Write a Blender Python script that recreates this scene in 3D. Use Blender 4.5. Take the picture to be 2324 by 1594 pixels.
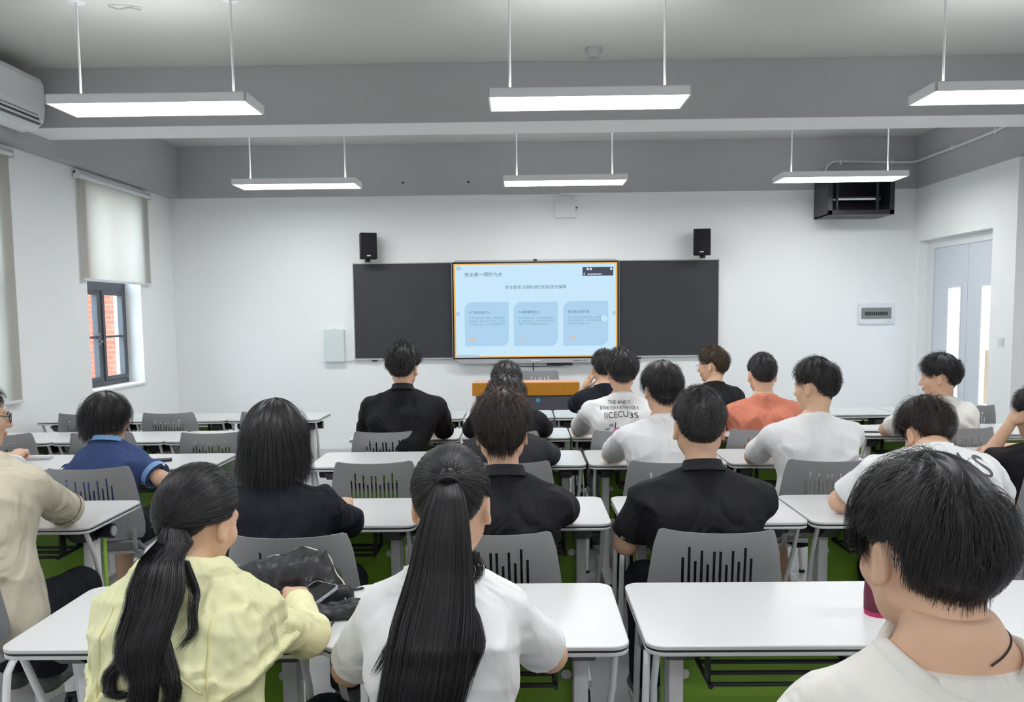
import bpy, bmesh, math, random
import numpy as np
from mathutils import Vector, Matrix, Euler
from mathutils.bvhtree import BVHTree
random.seed(7); rng = np.random.default_rng(11)
for o in list(bpy.data.objects): bpy.data.objects.remove(o)
sc = bpy.context.scene
COL = sc.collection
PI = math.pi

# ------------------------------------------------------------------ camera, world, exposure
F, CX, CY, W, H = 1900., 1162., 871., 2324., 1594.
YAW, PITCH, ROLL = .012984, .083875, .011
EYE = Vector((0, 0, 1.57))
fw = Vector((-math.sin(YAW)*math.cos(PITCH), math.cos(YAW)*math.cos(PITCH), -math.sin(PITCH)))
r0 = Vector((math.cos(YAW), math.sin(YAW), 0)); u0 = r0.cross(fw)
rt = r0*math.cos(ROLL) - u0*math.sin(ROLL); up = r0*math.sin(ROLL) + u0*math.cos(ROLL)
cam = bpy.data.cameras.new('camera'); co = bpy.data.objects.new('camera', cam); COL.objects.link(co)
M = Matrix((( rt.x, up.x, -fw.x, EYE.x), (rt.y, up.y, -fw.y, EYE.y), (rt.z, up.z, -fw.z, EYE.z), (0, 0, 0, 1)))
co.matrix_world = M
cam.sensor_width = 36; cam.lens = F/W*36; cam.shift_y = (CY-H/2)/W; cam.clip_start = .05; cam.clip_end = 200
sc.camera = co
sc.view_settings.view_transform = 'Standard'; sc.view_settings.look = 'None'
sc.view_settings.gamma = 1; sc.view_settings.use_curve_mapping = False
sc.view_settings.exposure = 0.5
world = bpy.data.worlds.new('sky'); sc.world = world; world.use_nodes = True
bg = world.node_tree.nodes['Background']; bg.inputs[0].default_value = (.74, .87, 1, 1); bg.inputs[1].default_value = 6.5
UPL = 9.0  # radiance of the added upward fill strips on the lamps
PANEL = 15.0      # ceiling panel radiance

def at(x, y, Y):
    "the point of the room at depth Y that the photo shows at pixel x, y"
    d = fw + rt*((x-CX)/F) - up*((y-CY)/F)
    return EYE + d*(Y/d.y)

# ------------------------------------------------------------------ materials
MATS = {}
def mat(name, col, rough=.5, metal=0, spec=.5, emit=None, es=0, alpha=1, trans=0, bump=None, var=None, coat=0):
    m = bpy.data.materials.new(name); m.use_nodes = True; nt = m.node_tree; b = nt.nodes['Principled BSDF']
    b.inputs['Base Color'].default_value = (*col, 1); b.inputs['Roughness'].default_value = rough
    b.inputs['Metallic'].default_value = metal; b.inputs['Specular IOR Level'].default_value = spec
    b.inputs['Coat Weight'].default_value = coat
    if emit: b.inputs['Emission Color'].default_value = (*emit, 1); b.inputs['Emission Strength'].default_value = es
    if trans: b.inputs['Transmission Weight'].default_value = trans
    tc = nt.nodes.new('ShaderNodeTexCoord')
    if var:   # (scale, amount) brightness mottling
        n = nt.nodes.new('ShaderNodeTexNoise'); n.inputs['Scale'].default_value = var[0]; n.inputs['Detail'].default_value = 4
        nt.links.new(tc.outputs['Object'], n.inputs['Vector'])
        r = nt.nodes.new('ShaderNodeMix'); r.data_type = 'RGBA'
        k = var[1]
        r.inputs[6].default_value = (*[c*(1-k) for c in col], 1); r.inputs[7].default_value = (*[min(1, c*(1+k)) for c in col], 1)
        nt.links.new(n.outputs['Fac'], r.inputs[0]); nt.links.new(r.outputs[2], b.inputs['Base Color'])
    if bump:  # (scale, strength, distance, stretch)
        n = nt.nodes.new('ShaderNodeTexNoise'); n.inputs['Scale'].default_value = bump[0]; n.inputs['Detail'].default_value = 3
        mp = nt.nodes.new('ShaderNodeMapping'); mp.inputs['Scale'].default_value = bump[3] if len(bump) > 3 else (1, 1, 1)
        nt.links.new(tc.outputs['Object'], mp.inputs[0]); nt.links.new(mp.outputs[0], n.inputs['Vector'])
        bp = nt.nodes.new('ShaderNodeBump'); bp.inputs['Strength'].default_value = bump[1]; bp.inputs['Distance'].default_value = bump[2]
        nt.links.new(n.outputs['Fac'], bp.inputs['Height']); nt.links.new(bp.outputs[0], b.inputs['Normal'])
    MATS[name] = m
    return m
WALL = mat('wall paint', (.89, .90, .895), .85, spec=.2, var=(.6, .02))
GREYP = mat('grey beam paint', (.47, .47, .48), .9, spec=.15, var=(1.2, .06), bump=(60, .15, .003))
CEILP = mat('bounce-lightened ceiling grey', (.62, .635, .605), .9, spec=.15, var=(.7, .05))  # beam grey made lighter, standing in for light bounced up to the ceiling
FLOORM = mat('floor tile', (.40, .40, .41), .35, var=(2.0, .22))
WHITEM = mat('white metal', (.80, .80, .81), .35)
LAMPW = mat('lamp housing', (.88, .88, .90), .5)
TOPW = mat('white laminate', (.68, .69, .69), .28, spec=.45)
BLACKP = mat('black plastic', (.012, .013, .015), .38)
STRIPE = mat('black edge band', (.010, .02, .022), .4)
GREEN = mat('green panel', (.185, .36, .022), .45)
LIME = mat('lime edge', (.36, .60, .08), .45)
CHAIRG = mat('grey chair plastic', (.28, .28, .29), .42, bump=(350, .08, .001))
ALU = mat('aluminium', (.50, .51, .54), .35, .3)
BOARD = mat('black writing board', (.036, .037, .045), .55, var=(1.5, .10))
BOARDF = mat('board frame', (.55, .56, .58), .4, .5)
FRAMEB = mat('screen bezel', (.006, .007, .012), .25)
WINF = mat('dark window frame', (.075, .082, .095), .45)
PLW = mat('white plastic', (.76, .78, .79), .4)
PLG = mat('grey box plastic', (.68, .74, .74), .45)
DOORM = mat('pale door', (.66, .71, .77), .4)
WOODO = mat('orange wood', (.66, .27, .015), .45, var=(9, .12))
PODG = mat('podium grey', (.10, .10, .125), .5)
RUBBER = mat('rubber', (.015, .015, .016), .6)
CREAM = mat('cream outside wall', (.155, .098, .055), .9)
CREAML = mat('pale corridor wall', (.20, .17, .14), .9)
SKIN = mat('skin', (.72, .455, .31), .5, spec=.35, var=(25, .06))
SKIN.node_tree.nodes['Principled BSDF'].inputs['Subsurface Weight'].default_value = .12
SKIN.node_tree.nodes['Principled BSDF'].inputs['Subsurface Radius'].default_value = (.012, .005, .003)
LIPM = mat('lips', (.58, .29, .22), .45)
EYEW = mat('eye white', (.45, .42, .38), .3)
IRIS = mat('iris', (.02, .012, .008), .15)
GOLD = mat('thin metal', (.25, .25, .25), .3, .9)
def cloth(name, col, rough=.85, fold=.6, scale=7):
    m = mat(name, col, rough, spec=.2, bump=(scale, min(1, fold*1.5), .045, (1, 1, .6)))
    for n in m.node_tree.nodes:
        if n.type == 'TEX_NOISE': n.inputs['Distortion'].default_value = 1.6; n.inputs['Detail'].default_value = 2; n.inputs['Roughness'].default_value = .35
    return m
C_BLK = cloth('black knit', (.014, .014, .017), .75)
C_NVY = cloth('black navy knit', (.012, .014, .022), .8)
C_CHR = cloth('charcoal cloth', (.040, .040, .046), .8)
C_WHT = cloth('white cotton', (.86, .865, .87), .9, .45)
C_OFF = cloth('off white cotton', (.78, .76, .71), .9, .45)
C_BEI = cloth('beige cotton', (.64, .585, .46), .9, .7)
C_YEL = cloth('pale yellow fabric', (.84, .83, .50), .75, .6)
C_YL2 = cloth('yellow trim', (.80, .74, .36), .75, .3)
C_SAL = cloth('salmon cotton', (.73, .25, .165), .9, .5)
C_BLU = cloth('blue cotton', (.055, .085, .21), .9, .5)
C_TRIM = mat('light blue pattern', (.20, .36, .72), .9, var=(160, .6))
C_PANT = cloth('dark trousers', (.012, .014, .020), .85)
C_PANG = cloth('grey trousers', (.17, .18, .19), .85)
C_JEAN = cloth('blue trousers', (.06, .09, .14), .85)
NYLON = mat('black nylon', (.020, .020, .025), .45, bump=(14, .5, .015))
SHOEM = mat('shoe upper', (.10, .11, .10), .7, var=(30, .5))
SOLE = mat('shoe sole', (.62, .60, .54), .6)
PINK = mat('pink print', (.80, .25, .50), .8)
INK = mat('black ink', (.02, .02, .025), .8)
INKG = mat('grey ink', (.10, .11, .12), .8)
MAROON = mat('maroon fabric', (.13, .012, .04), .7, bump=(30, .5, .01))
CARD = mat('tan board', (.70, .40, .20), .7)
def hairmat(name, a, b, rough=.44):
    m = bpy.data.materials.new(name); m.use_nodes = True; nt = m.node_tree; p = nt.nodes['Principled BSDF']
    g = nt.nodes.new('ShaderNodeNewGeometry'); r = nt.nodes.new('ShaderNodeMix'); r.data_type = 'RGBA'
    r.inputs[6].default_value = (*a, 1); r.inputs[7].default_value = (*b, 1)
    nt.links.new(g.outputs['Random Per Island'], r.inputs[0]); nt.links.new(r.outputs[2], p.inputs['Base Color'])
    p.inputs['Roughness'].default_value = rough; p.inputs['Specular IOR Level'].default_value = .38
    return m
H_BLK = hairmat('black hair', (.005, .005, .006), (.028, .025, .028))
H_BRN = hairmat('dark brown hair', (.007, .005, .005), (.036, .024, .018))
H_TAN = hairmat('brown hair', (.012, .007, .004), (.085, .05, .024))
H_RED = hairmat('warm brown hair tips', (.09, .04, .02), (.26, .13, .07))

# ------------------------------------------------------------------ mesh helpers
def link_mesh(name, me, m=None, parent=None, smooth=False):
    if m is not None:
        for q in (m if isinstance(m, (list, tuple)) else [m]): me.materials.append(q)
    if smooth: me.polygons.foreach_set('use_smooth', np.ones(len(me.polygons), dtype=bool))
    o = bpy.data.objects.new(name, me); COL.objects.link(o)
    if parent is not None: o.parent = parent
    return o
def fast_mesh(name, v, f):
    v = np.asarray(v, dtype=np.float32); f = np.asarray(f, dtype=np.int32)
    me = bpy.data.meshes.new(name); me.vertices.add(len(v)); me.vertices.foreach_set('co', v.ravel())
    k = f.shape[1]
    me.loops.add(f.size); me.loops.foreach_set('vertex_index', f.ravel())
    me.polygons.add(len(f)); me.polygons.foreach_set('loop_start', np.arange(0, f.size, k, dtype=np.int32))
    me.polygons.foreach_set('loop_total', np.full(len(f), k, dtype=np.int32))
    me.update(calc_edges=True)
    return me
def OB(name, bm, m, parent=None, smooth=False, angle=None):
    me = bpy.data.meshes.new(name); bmesh.ops.recalc_face_normals(bm, faces=bm.faces); bm.to_mesh(me); bm.free()
    o = link_mesh(name, me, m, parent, smooth)
    if angle:
        me.polygons.foreach_set('use_smooth', np.ones(len(me.polygons), dtype=bool)); me.set_sharp_from_angle(angle=math.radians(angle))
    return o
def B(): return bmesh.new()
def box(bm, x0, x1, y0, y1, z0, z1, bev=0, mtx=None, seg=2):
    r = bmesh.ops.create_cube(bm, size=1); vs = r['verts']
    bmesh.ops.scale(bm, vec=(x1-x0, y1-y0, z1-z0), verts=vs)
    bmesh.ops.translate(bm, vec=((x0+x1)/2, (y0+y1)/2, (z0+z1)/2), verts=vs)
    if bev:
        es = list({e for v in vs for e in v.link_edges})
        r = bmesh.ops.bevel(bm, geom=es, offset=bev, segments=seg, affect='EDGES', profile=.5)
        vs = list({v for f in r['faces'] for v in f.verts} | {v for v in vs if v.is_valid})
    if mtx is not None: bmesh.ops.transform(bm, matrix=mtx, verts=vs)
    return vs
def tube(bm, pts, r, seg=10, caps=True, closed=False):
    pts = [Vector(p) for p in pts]; n = len(pts); rs = r if isinstance(r, (list, tuple)) else [r]*n
    rings = []; ref = None
    for i, p in enumerate(pts):
        a = pts[(i-1) % n] if (closed or i > 0) else p; b = pts[(i+1) % n] if (closed or i < n-1) else p
        t = (b-a).normalized()
        if ref is None: ref = Vector((0, 0, 1)) if abs(t.z) < .9 else Vector((0, 1, 0))
        u = t.cross(ref).normalized(); w = u.cross(t).normalized(); ref = w
        rings.append([bm.verts.new(p + (u*math.cos(k*2*PI/seg) + w*math.sin(k*2*PI/seg))*rs[i]) for k in range(seg)])
    for i in range(n if closed else n-1):
        A, C = rings[i], rings[(i+1) % n]
        for k in range(seg): bm.faces.new((A[k], A[(k+1) % seg], C[(k+1) % seg], C[k]))
    if caps and not closed: bm.faces.new(rings[0][::-1]); bm.faces.new(rings[-1])
def smooth_path(ctrl, n=6):
    "Catmull-Rom through the control points"
    P = [Vector(c) for c in ctrl]; P = [P[0]*2-P[1]] + P + [P[-1]*2-P[-2]]; out = []
    for i in range(1, len(P)-2):
        for k in range(n):
            t = k/n
            out.append(.5*((2*P[i]) + (P[i+1]-P[i-1])*t + (2*P[i-1]-5*P[i]+4*P[i+1]-P[i+2])*t*t + (3*P[i]-P[i-1]-3*P[i+1]+P[i+2])*t**3))
    out.append(P[-2]); return out
def prism(bm, poly, z0, z1, axis='z'):
    "extrude a 2D outline; axis is the extrusion direction"
    def P(a, b, c): return {'z': (a, b, c), 'y': (a, c, b), 'x': (c, a, b)}[axis]
    lo = [bm.verts.new(P(a, b, z0)) for a, b in poly]; hi = [bm.verts.new(P(a, b, z1)) for a, b in poly]; n = len(poly)
    bm.faces.new(lo[::-1]); bm.faces.new(hi)
    for i in range(n): bm.faces.new((lo[i], lo[(i+1) % n], hi[(i+1) % n], hi[i]))
def rrect(x0, x1, y0, y1, r, n=6, rr=None):
    rr = rr or (r, r, r, r); out = []
    for (cx, cy, a0, q) in ((x1-rr[0], y0+rr[0], -90, rr[0]), (x1-rr[1], y1-rr[1], 0, rr[1]), (x0+rr[2], y1-rr[2], 90, rr[2]), (x0+rr[3], y0+rr[3], 180, rr[3])):
        if q < 1e-5: out.append((cx, cy)); continue
        for k in range(n+1): a = math.radians(a0+90*k/n); out.append((cx+q*math.cos(a), cy+q*math.sin(a)))
    return out
def cyl(bm, c, r, h, axis='z', seg=20, r2=None):
    c = Vector(c); d = {'x': Vector((1, 0, 0)), 'y': Vector((0, 1, 0)), 'z': Vector((0, 0, 1))}[axis]
    tube(bm, [c-d*h/2, c+d*h/2], [r, r if r2 is None else r2], seg)
def tag(o, label, cat, group=None):
    o['label'] = label; o['category'] = cat
    if group: o['group'] = group
    return o
def thing(name, label, cat, loc=(0, 0, 0), rz=0, group=None):
    o = bpy.data.objects.new(name, None); COL.objects.link(o); o.location = loc; o.rotation_euler = (0, 0, rz)
    o.empty_display_size = .1
    return tag(o, label, cat, group)
def struct(name, bm, m, **k):
    o = OB(name, bm, m, **k); o['kind'] = 'structure'; return o
def copy_tree(o, parent=None):
    c = o.copy(); COL.objects.link(c); c.parent = parent
    for ch in [q for q in list(o.children)]: copy_tree(ch, c)
    return c

# ------------------------------------------------------------------ room shell
XL, XR, YF, ZC, ZB = -4.05, 4.50, 9.75, 3.51, 2.93
YB = -3.0
b = B(); box(b, XL-.3, XR+4, YB, YF+.2, -.1, 0); fl = struct('floor', b, FLOORM)
nt = FLOORM.node_tree   # tile joints
bk = nt.nodes.new('ShaderNodeTexBrick'); bk.offset = 0; bk.inputs['Scale'].default_value = 1; bk.inputs['Mortar Size'].default_value = .004
bk.inputs['Brick Width'].default_value = .8; bk.inputs['Row Height'].default_value = .8
bk.inputs['Color1'].default_value = (1, 1, 1, 1); bk.inputs['Color2'].default_value = (.93, .93, .93, 1); bk.inputs['Mortar'].default_value = (1.5, 1.5, 1.5, 1)
tc = nt.nodes.new('ShaderNodeTexCoord'); nt.links.new(tc.outputs['Object'], bk.inputs['Vector'])
mx = nt.nodes.new('ShaderNodeMix'); mx.data_type = 'RGBA'; mx.blend_type = 'MULTIPLY'; mx.inputs[0].default_value = 1
pb = nt.nodes['Principled BSDF']; src = pb.inputs['Base Color'].links[0].from_socket
nt.links.new(src, mx.inputs[6]); nt.links.new(bk.outputs['Color'], mx.inputs[7]); nt.links.new(mx.outputs[2], pb.inputs['Base Color'])

b = B(); box(b, XL-.3, XR+.6, YB, YF+.2, ZC, ZC+.1); struct('ceiling', b, CEILP)
b = B(); box(b, XL-.3, XR+.6, YF, YF+.2, 0, ZC); struct('wall_front', b, WALL)
b = B(); box(b, XL-.3, XR+.6, YB-.2, YB, 0, ZC); struct('wall_back', b, WALL)
def wall_x(name, x0, x1, y0, y1, z1, holes):
    "wall slab between x0 and x1 with (ya, yb, za, zb) openings"
    b = B(); y = y0
    for (ya, yb, za, zb) in sorted(holes):
        if ya > y: box(b, x0, x1, y, ya, 0, z1)
        if za > 0: box(b, x0, x1, ya, yb, 0, za)
        if zb < z1: box(b, x0, x1, ya, yb, zb, z1)
        y = yb
    if y < y1: box(b, x0, x1, y, y1, 0, z1)
    return struct(name, b, WALL)
WINS = [(7.80, 8.90, .88, 2.80), (5.25, 6.45, .88, 2.80), (2.6, 3.8, .88, 2.80), (0.0, 1.2, .88, 2.80)]
wall_x('wall_left', XL-.3, XL, YB, YF, ZC, WINS)
wall_x('wall_right', XR, XR+.22, 7.75, YF, ZC, [(8.14, 9.63, 0, 2.335)])
b = B(); box(b, XR+.22, XR+.6, YB, 7.75, 0, ZC); struct('wall_right_back', b, WALL)
# grey band along the right wall, grey beams
b = B(); box(b, XL-.001, -3.93, YB, YF-.03, ZB, ZC-.001); struct('trim_1', b, GREYP)
b = B(); box(b, XL, XR-.001, YF-.03, YF-.001, ZB, ZC-.001); struct('trim_2', b, GREYP)
b = B(); box(b, XR-.015, XR+.2, 7.74, YF-.03, ZB, ZC-.001); struct('trim_3', b, GREYP)
b = B(); box(b, XR-.015, XR+.23, YB, 7.74, ZB+.01, ZC-.001); struct('trim_4', b, GREYP)
b = B(); box(b, XL, XR+.22, 6.67, 7.10, 3.06, ZC-.001); struct('trim_5', b, GREYP)
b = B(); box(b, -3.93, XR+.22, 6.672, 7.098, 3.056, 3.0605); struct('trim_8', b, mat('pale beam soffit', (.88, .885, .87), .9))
b = B(); box(b, XL, XR+.22, .6, 1.03, 3.06, ZC-.001); struct('trim_6', b, GREYP)
# thin pale wall edge strip right above the front wall
b = B(); box(b, .45, XR-.02, YF-.033, YF-.0, ZB-.012, ZB); struct('trim_7', b, WALL)
b = B(); box(b, XL, XR, YF-.012, YF-.001, 0, .09); struct('baseboard_front', b, WALL)
b = B(); box(b, XL+.001, XL+.012, YB, YF-.02, 0, .09); struct('baseboard_left', b, WALL)

# ------------------------------------------------------------------ windows, blinds
GLASS = bpy.data.materials.new('window glass'); GLASS.use_nodes = True; n_ = GLASS.node_tree
n_.nodes.clear(); o_ = n_.nodes.new('ShaderNodeOutputMaterial'); t_ = n_.nodes.new('ShaderNodeBsdfTransparent'); g_ = n_.nodes.new('ShaderNodeBsdfGlossy')
g_.inputs['Roughness'].default_value = .03; m_ = n_.nodes.new('ShaderNodeMixShader'); m_.inputs[0].default_value = .06; t_.inputs[0].default_value = (.96, .98, .98, 1)
n_.links.new(t_.outputs[0], m_.inputs[1]); n_.links.new(g_.outputs[0], m_.inputs[2]); n_.links.new(m_.outputs[0], o_.inputs[0])
BLIND = bpy.data.materials.new('blind fabric'); BLIND.use_nodes = True; n_ = BLIND.node_tree
n_.nodes.clear(); o_ = n_.nodes.new('ShaderNodeOutputMaterial'); d_ = n_.nodes.new('ShaderNodeBsdfDiffuse'); t_ = n_.nodes.new('ShaderNodeBsdfTranslucent')
d_.inputs[0].default_value = (.66, .67, .65, 1); t_.inputs[0].default_value = (.80, .77, .72, 1); m_ = n_.nodes.new('ShaderNodeMixShader'); m_.inputs[0].default_value = .6
n_.links.new(d_.outputs[0], m_.inputs[1]); n_.links.new(t_.outputs[0], m_.inputs[2]); n_.links.new(m_.outputs[0], o_.inputs[0])
def window(n, ya, yb, za, zb, first):
    xo = XL-.17; fr = .055
    b = B()
    for i_, (a0, a1, c0, c1) in enumerate(((ya, ya+fr, za, zb), (yb-fr, yb, za, zb), (ya, yb, za, za+fr), (ya, yb, zb-fr, zb), (ya, yb, 1.84, 1.93), ((ya+yb)/2-.03, (ya+yb)/2+.03, za, 1.84), ((ya+yb)/2-.03, (ya+yb)/2+.03, 1.93, zb))):
        e_ = .002 if 2 <= i_ <= 4 else 0; box(b, xo-.06+e_, xo-e_, a0+e_, a1-e_, c0+e_, c1-e_, .002)
    o = struct('window_%d' % n, b, WINF)
    ym = (ya+yb)/2
    for (a0, a1) in ((ya+fr, ym-.03), (ym+.03, yb-fr)):
        b = B()
        for i_, (p0, p1, q0, q1) in enumerate(((a0, a0+.045, za+fr, 1.84), (a1-.045, a1, za+fr, 1.84), (a0, a1, za+fr, za+fr+.045), (a0, a1, 1.795, 1.84), (a0, a1, 1.365, 1.39))):
            e_ = .002 if i_ > 1 else 0; box(b, xo-.045+e_, xo+.012-e_, p0+e_, p1-e_, q0+e_, q1-e_, .002)
        s = OB('sash', b, WINF, o)
        b = B(); box(b, xo-.02, xo-.014, a0+.04, a1-.04, za+fr+.04, 1.80); OB('pane', b, GLASS, s)
        b = B(); box(b, xo-.04, xo-.034, a0, a1, 1.93, zb-fr); OB('pane', b, GLASS, o)
    b = B(); box(b, xo+.012, xo+.03, ym-.075, ym-.05, 1.30, 1.42, .003); box(b, xo+.012, xo+.05, ym-.075, ym-.05, 1.32, 1.345, .003)
    OB('window_handle', b, WINF, o)
    b = B(); box(b, xo, XL+.02, ya-.01, yb+.01, za-.02, za+.004, .003); OB('window_sill', b, WALL, o)
for i, w in enumerate(WINS[:2]): window(i+1, *w, i == 0)
for i, w in enumerate(WINS[2:]): window(i+3, *w, False)
def blind(ya, yb, zb, label, bar=True):
    t = thing('roller_blind', label, 'blind', (XL+.04, ya, 2.86), 0, None)
    L = yb-ya
    b = B(); cyl(b, (0, L/2, 0), .022, L, 'y', 16); OB('roller_tube', b, PLW, t, angle=40)
    b = B(); box(b, -.038, -.005, -.02, L+.02, .015, .045, .004); OB('head_rail', b, PLW, t)
    for y in (-.02, L): 
        b = B(); box(b, -.035, .025, y, y+.02, -.03, .04, .004); OB('end_bracket', b, PLW, t)
    b = B(); box(b, -.003, 0, .03, L-.03, zb-2.86, 0); OB('shade_cloth', b, BLIND, t)
    b = B(); box(b, -.012, .010, .02, L-.02, zb-2.88, zb-2.855, .006); OB('bottom_rail', b, PLW, t)
blind(7.66, 9.10, 1.93, 'half lowered roller blind over the window that shows red brick')
blind(5.05, 6.66, .92, 'fully lowered roller blind at the left edge of the photo')
blind(2.4, 4.0, 1.2, 'roller blind beside the second row, outside the left photo edge')
blind(-.2, 1.4, 1.2, 'rearmost roller blind, on the left wall beside the photographer')
# outside: brick wing across the yard, pier
BRICK = mat('red brick', (.62, .17, .10), .9); nt = BRICK.node_tree
bk = nt.nodes.new('ShaderNodeTexBrick'); bk.inputs['Color1'].default_value = (.46, .085, .045, 1); bk.inputs['Color2'].default_value = (.38, .065, .035, 1)
bk.inputs['Mortar'].default_value = (.30, .14, .10, 1); bk.inputs['Scale'].default_value = 1; bk.inputs['Mortar Size'].default_value = .007
bk.inputs['Brick Width'].default_value = .25; bk.inputs['Row Height'].default_value = .07
tc = nt.nodes.new('ShaderNodeTexCoord'); mp = nt.nodes.new('ShaderNodeMapping'); mp.inputs['Rotation'].default_value = (PI/2, 0, 0)
nt.links.new(tc.outputs['Object'], mp.inputs[0]); nt.links.new(mp.outputs[0], bk.inputs['Vector']); nt.links.new(bk.outputs['Color'], nt.nodes['Principled BSDF'].inputs['Base Color'])
t = thing('brick_building', 'red brick wall seen outside through the left window', 'building', (-6.2, 11.6, 0))
b = B(); box(b, -3.0, .62, 0, 3, -.1, 7); OB('wall', b, BRICK, t)
b = B(); box(b, .62, 1.6, 0, 3, -.1, 7); OB('corner_pier', b, WALL, t)
b = B(); box(b, -40, XL-.3, -20, 40, -.25, -.15); struct('ground_outside', b, mat('yard', (.5, .5, .48), .9))

# ------------------------------------------------------------------ door on the right
d = B()
for (a0, a1, c0, c1) in ((8.14, 8.20, 0, 2.30), (9.49, 9.56, 0, 2.30), (8.20, 9.49, 2.24, 2.30)): box(d, XR+.10, XR+.2, a0, a1, c0, c1)
box(d, XR+.10, XR+.21, 9.56, 9.63, 0, 2.335); box(d, XR+.10, XR+.21, 8.14, 9.56, 2.30, 2.335)
door = struct('door_1', d, PLW)
def leaf(y0, y1, g0, g1, hy):
    b = B(); x0, x1 = XR+.12, XR+.165
    box(b, x0, x1, y0, g0, 0.01, 2.235); box(b, x0, x1, g1, y1, 0.01, 2.235); box(b, x0, x1, g0, g1, .01, .60); box(b, x0, x1, g0, g1, 1.79, 2.235)
    o = OB('door_leaf', b, DOORM, door)
    b = B(); box(b, x0+.015, x0+.02, g0, g1, .60, 1.79); OB('pane', b, GLASS, o)
    b = B()
    for (a0, a1, c0, c1) in ((g0-.02, g0, .58, 1.81), (g1, g1+.02, .58, 1.81), (g0, g1, .58, .60), (g0, g1, 1.79, 1.81)): box(b, x0-.006, x0, a0, a1, c0, c1)
    OB('glass_bead', b, PLW, o)
    if hy:
        b = B(); box(b, x0-.05, x0-.035, hy-.06, hy+.06, .965, .985, .004); box(b, x0-.05, x0, hy+.04, hy+.06, .965, .985, .004)
        box(b, x0-.006, x0, hy+.02, hy+.075, .85, 1.03, .002); OB('door_handle', b, BLACKP, o)
leaf(8.16, 8.785, 8.33, 8.50, None); leaf(8.79, 9.485, 8.92, 9.165, 8.85)
# open corridor behind the door
b = B(); box(b, 6.6, 6.75, 4, 18, 0, .97); cor = struct('wall_corridor', b, CREAM)
b = B(); box(b, 5.1, 6.6, 12.5, 12.6, 0, 3.5); struct('wall_corridor_end', b, CREAML)
t = thing('balcony_railing', 'pale corridor railing seen through the door glass', 'railing', (6.66, 9, .97))
b = B(); 
for k in range(30): tube(b, [(0, -4+k*.3, 0), (0, -4+k*.3, .31)], .012, 6)
tube(b, [(0, -4, .31), (0, 5, .31)], .022, 8); OB('rail', b, WHITEM, t)
# light switch
t = thing('light_switch', 'white light switch on the wall right of the door', 'switch', (XR, 7.93, 1.25))
b = B(); box(b, -.010, 0, -.045, .045, -.045, .045, .004); OB('plate', b, PLW, t)
b = B(); box(b, -.014, -.009, -.03, .03, -.03, .03, .003); OB('rocker', b, PLG, t)

# ------------------------------------------------------------------ front wall equipment
YW = YF-.001
def board(x0, x1, z0, z1, label):
    t = thing('blackboard', label, 'blackboard', ((x0+x1)/2, YW, (z0+z1)/2), 0, None)
    w, h = (x1-x0)/2, (z1-z0)/2
    b = B(); box(b, -w+.012, w-.012, -.035, 0, -h+.012, h-.012); OB('writing_surface', b, BOARD, t)
    b = B()
    for (a0, a1, c0, c1) in ((-w, w, h-.012, h), (-w, w, -h, -h+.018), (-w, -w+.012, -h, h), (w-.012, w, -h, h)): box(b, a0, a1, -.042, 0, c0, c1, .003)
    OB('frame', b, BOARDF, t)
    b = B(); box(b, -w*.6-.03, -w*.6+.03, -.045, -.01, -h-.018, -h, .003); OB('latch', b, BLACKP, t)
board(-1.955, -.80, 1.045, 2.165, 'left half of the black writing board beside the lit screen')
board(1.11, 2.27, 1.045, 2.165, 'right half of the black writing board under the right loudspeaker')
SX0, SX1, SZ0, SZ1 = -.80, 1.11, 1.045, 2.158
t = thing('interactive_display', 'large wall display showing a pale blue slide with orange border', 'screen', ((SX0+SX1)/2, YW, (SZ0+SZ1)/2))
w, h = (SX1-SX0)/2, (SZ1-SZ0)/2
b = B(); prism(b, rrect(-w, w, -h, h, .012), -.095, -.001, 'y'); OB('bezel', b, FRAMEB, t)
b = B(); prism(b, [(-w+.02, -h), (w-.02, -h), (w-.09, -h-.05), (-w+.09, -h-.05)], -.10, -.01, 'y'); gr = OB('speaker_bar', b, ALU, t)
b = B(); box(b, -.06, .06, -.104, -.10, -h-.03, -h-.015, .001); OB('badge', b, PLW, gr)
b = B()
for k in range(8): cyl(b, (.44+k*.019, -.101, -h-.022), .0055, .004, 'y', 8)
OB('port', b, FRAMEB, gr)
b = B(); prism(b, [(-w+.01, h), (-w+.05, h+.022), (w-.05, h+.022), (w-.01, h)], -.09, -.01, 'y'); OB('top_trim', b, ALU, t)
b = B(); box(b, -.02, .02, -.10, -.085, h+.006, h+.026, .003); OB('camera_eye', b, BLACKP, t)
def emis(name, col, s):
    m = mat(name, (0, 0, 0), .6, spec=.1, emit=col, es=s*.74); return m
E_BG = emis('slide blue', (.60, .83, 1.0), .92); E_OR = emis('slide orange', (.95, .50, .10), .85); E_CARD = emis('card blue', (.47, .72, .96), .86)
E_TXT = emis('slide ink', (.06, .13, .18), .9); E_BODY = emis('slide grey ink', (.22, .36, .46), .9); E_NUM = emis('number orange', (.95, .52, .18), .85); E_BAR = emis('toolbar grey', (.08, .09, .13), .8); E_WH = emis('toolbar white', (.8, .9, 1), .9); E_BT = emis('button blue', (.50, .68, .85), .85)
sw, sh = w-.018, h-.018
b = B(); box(b, -sw, sw, -.0965, -.094, -sh, sh); scr = OB('screen', b, E_OR, t)
b = B(); box(b, -sw+.018, sw-.018, -.0975, -.0964, -sh+.015, sh-.015); OB('slide', b, E_BG, scr)
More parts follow.
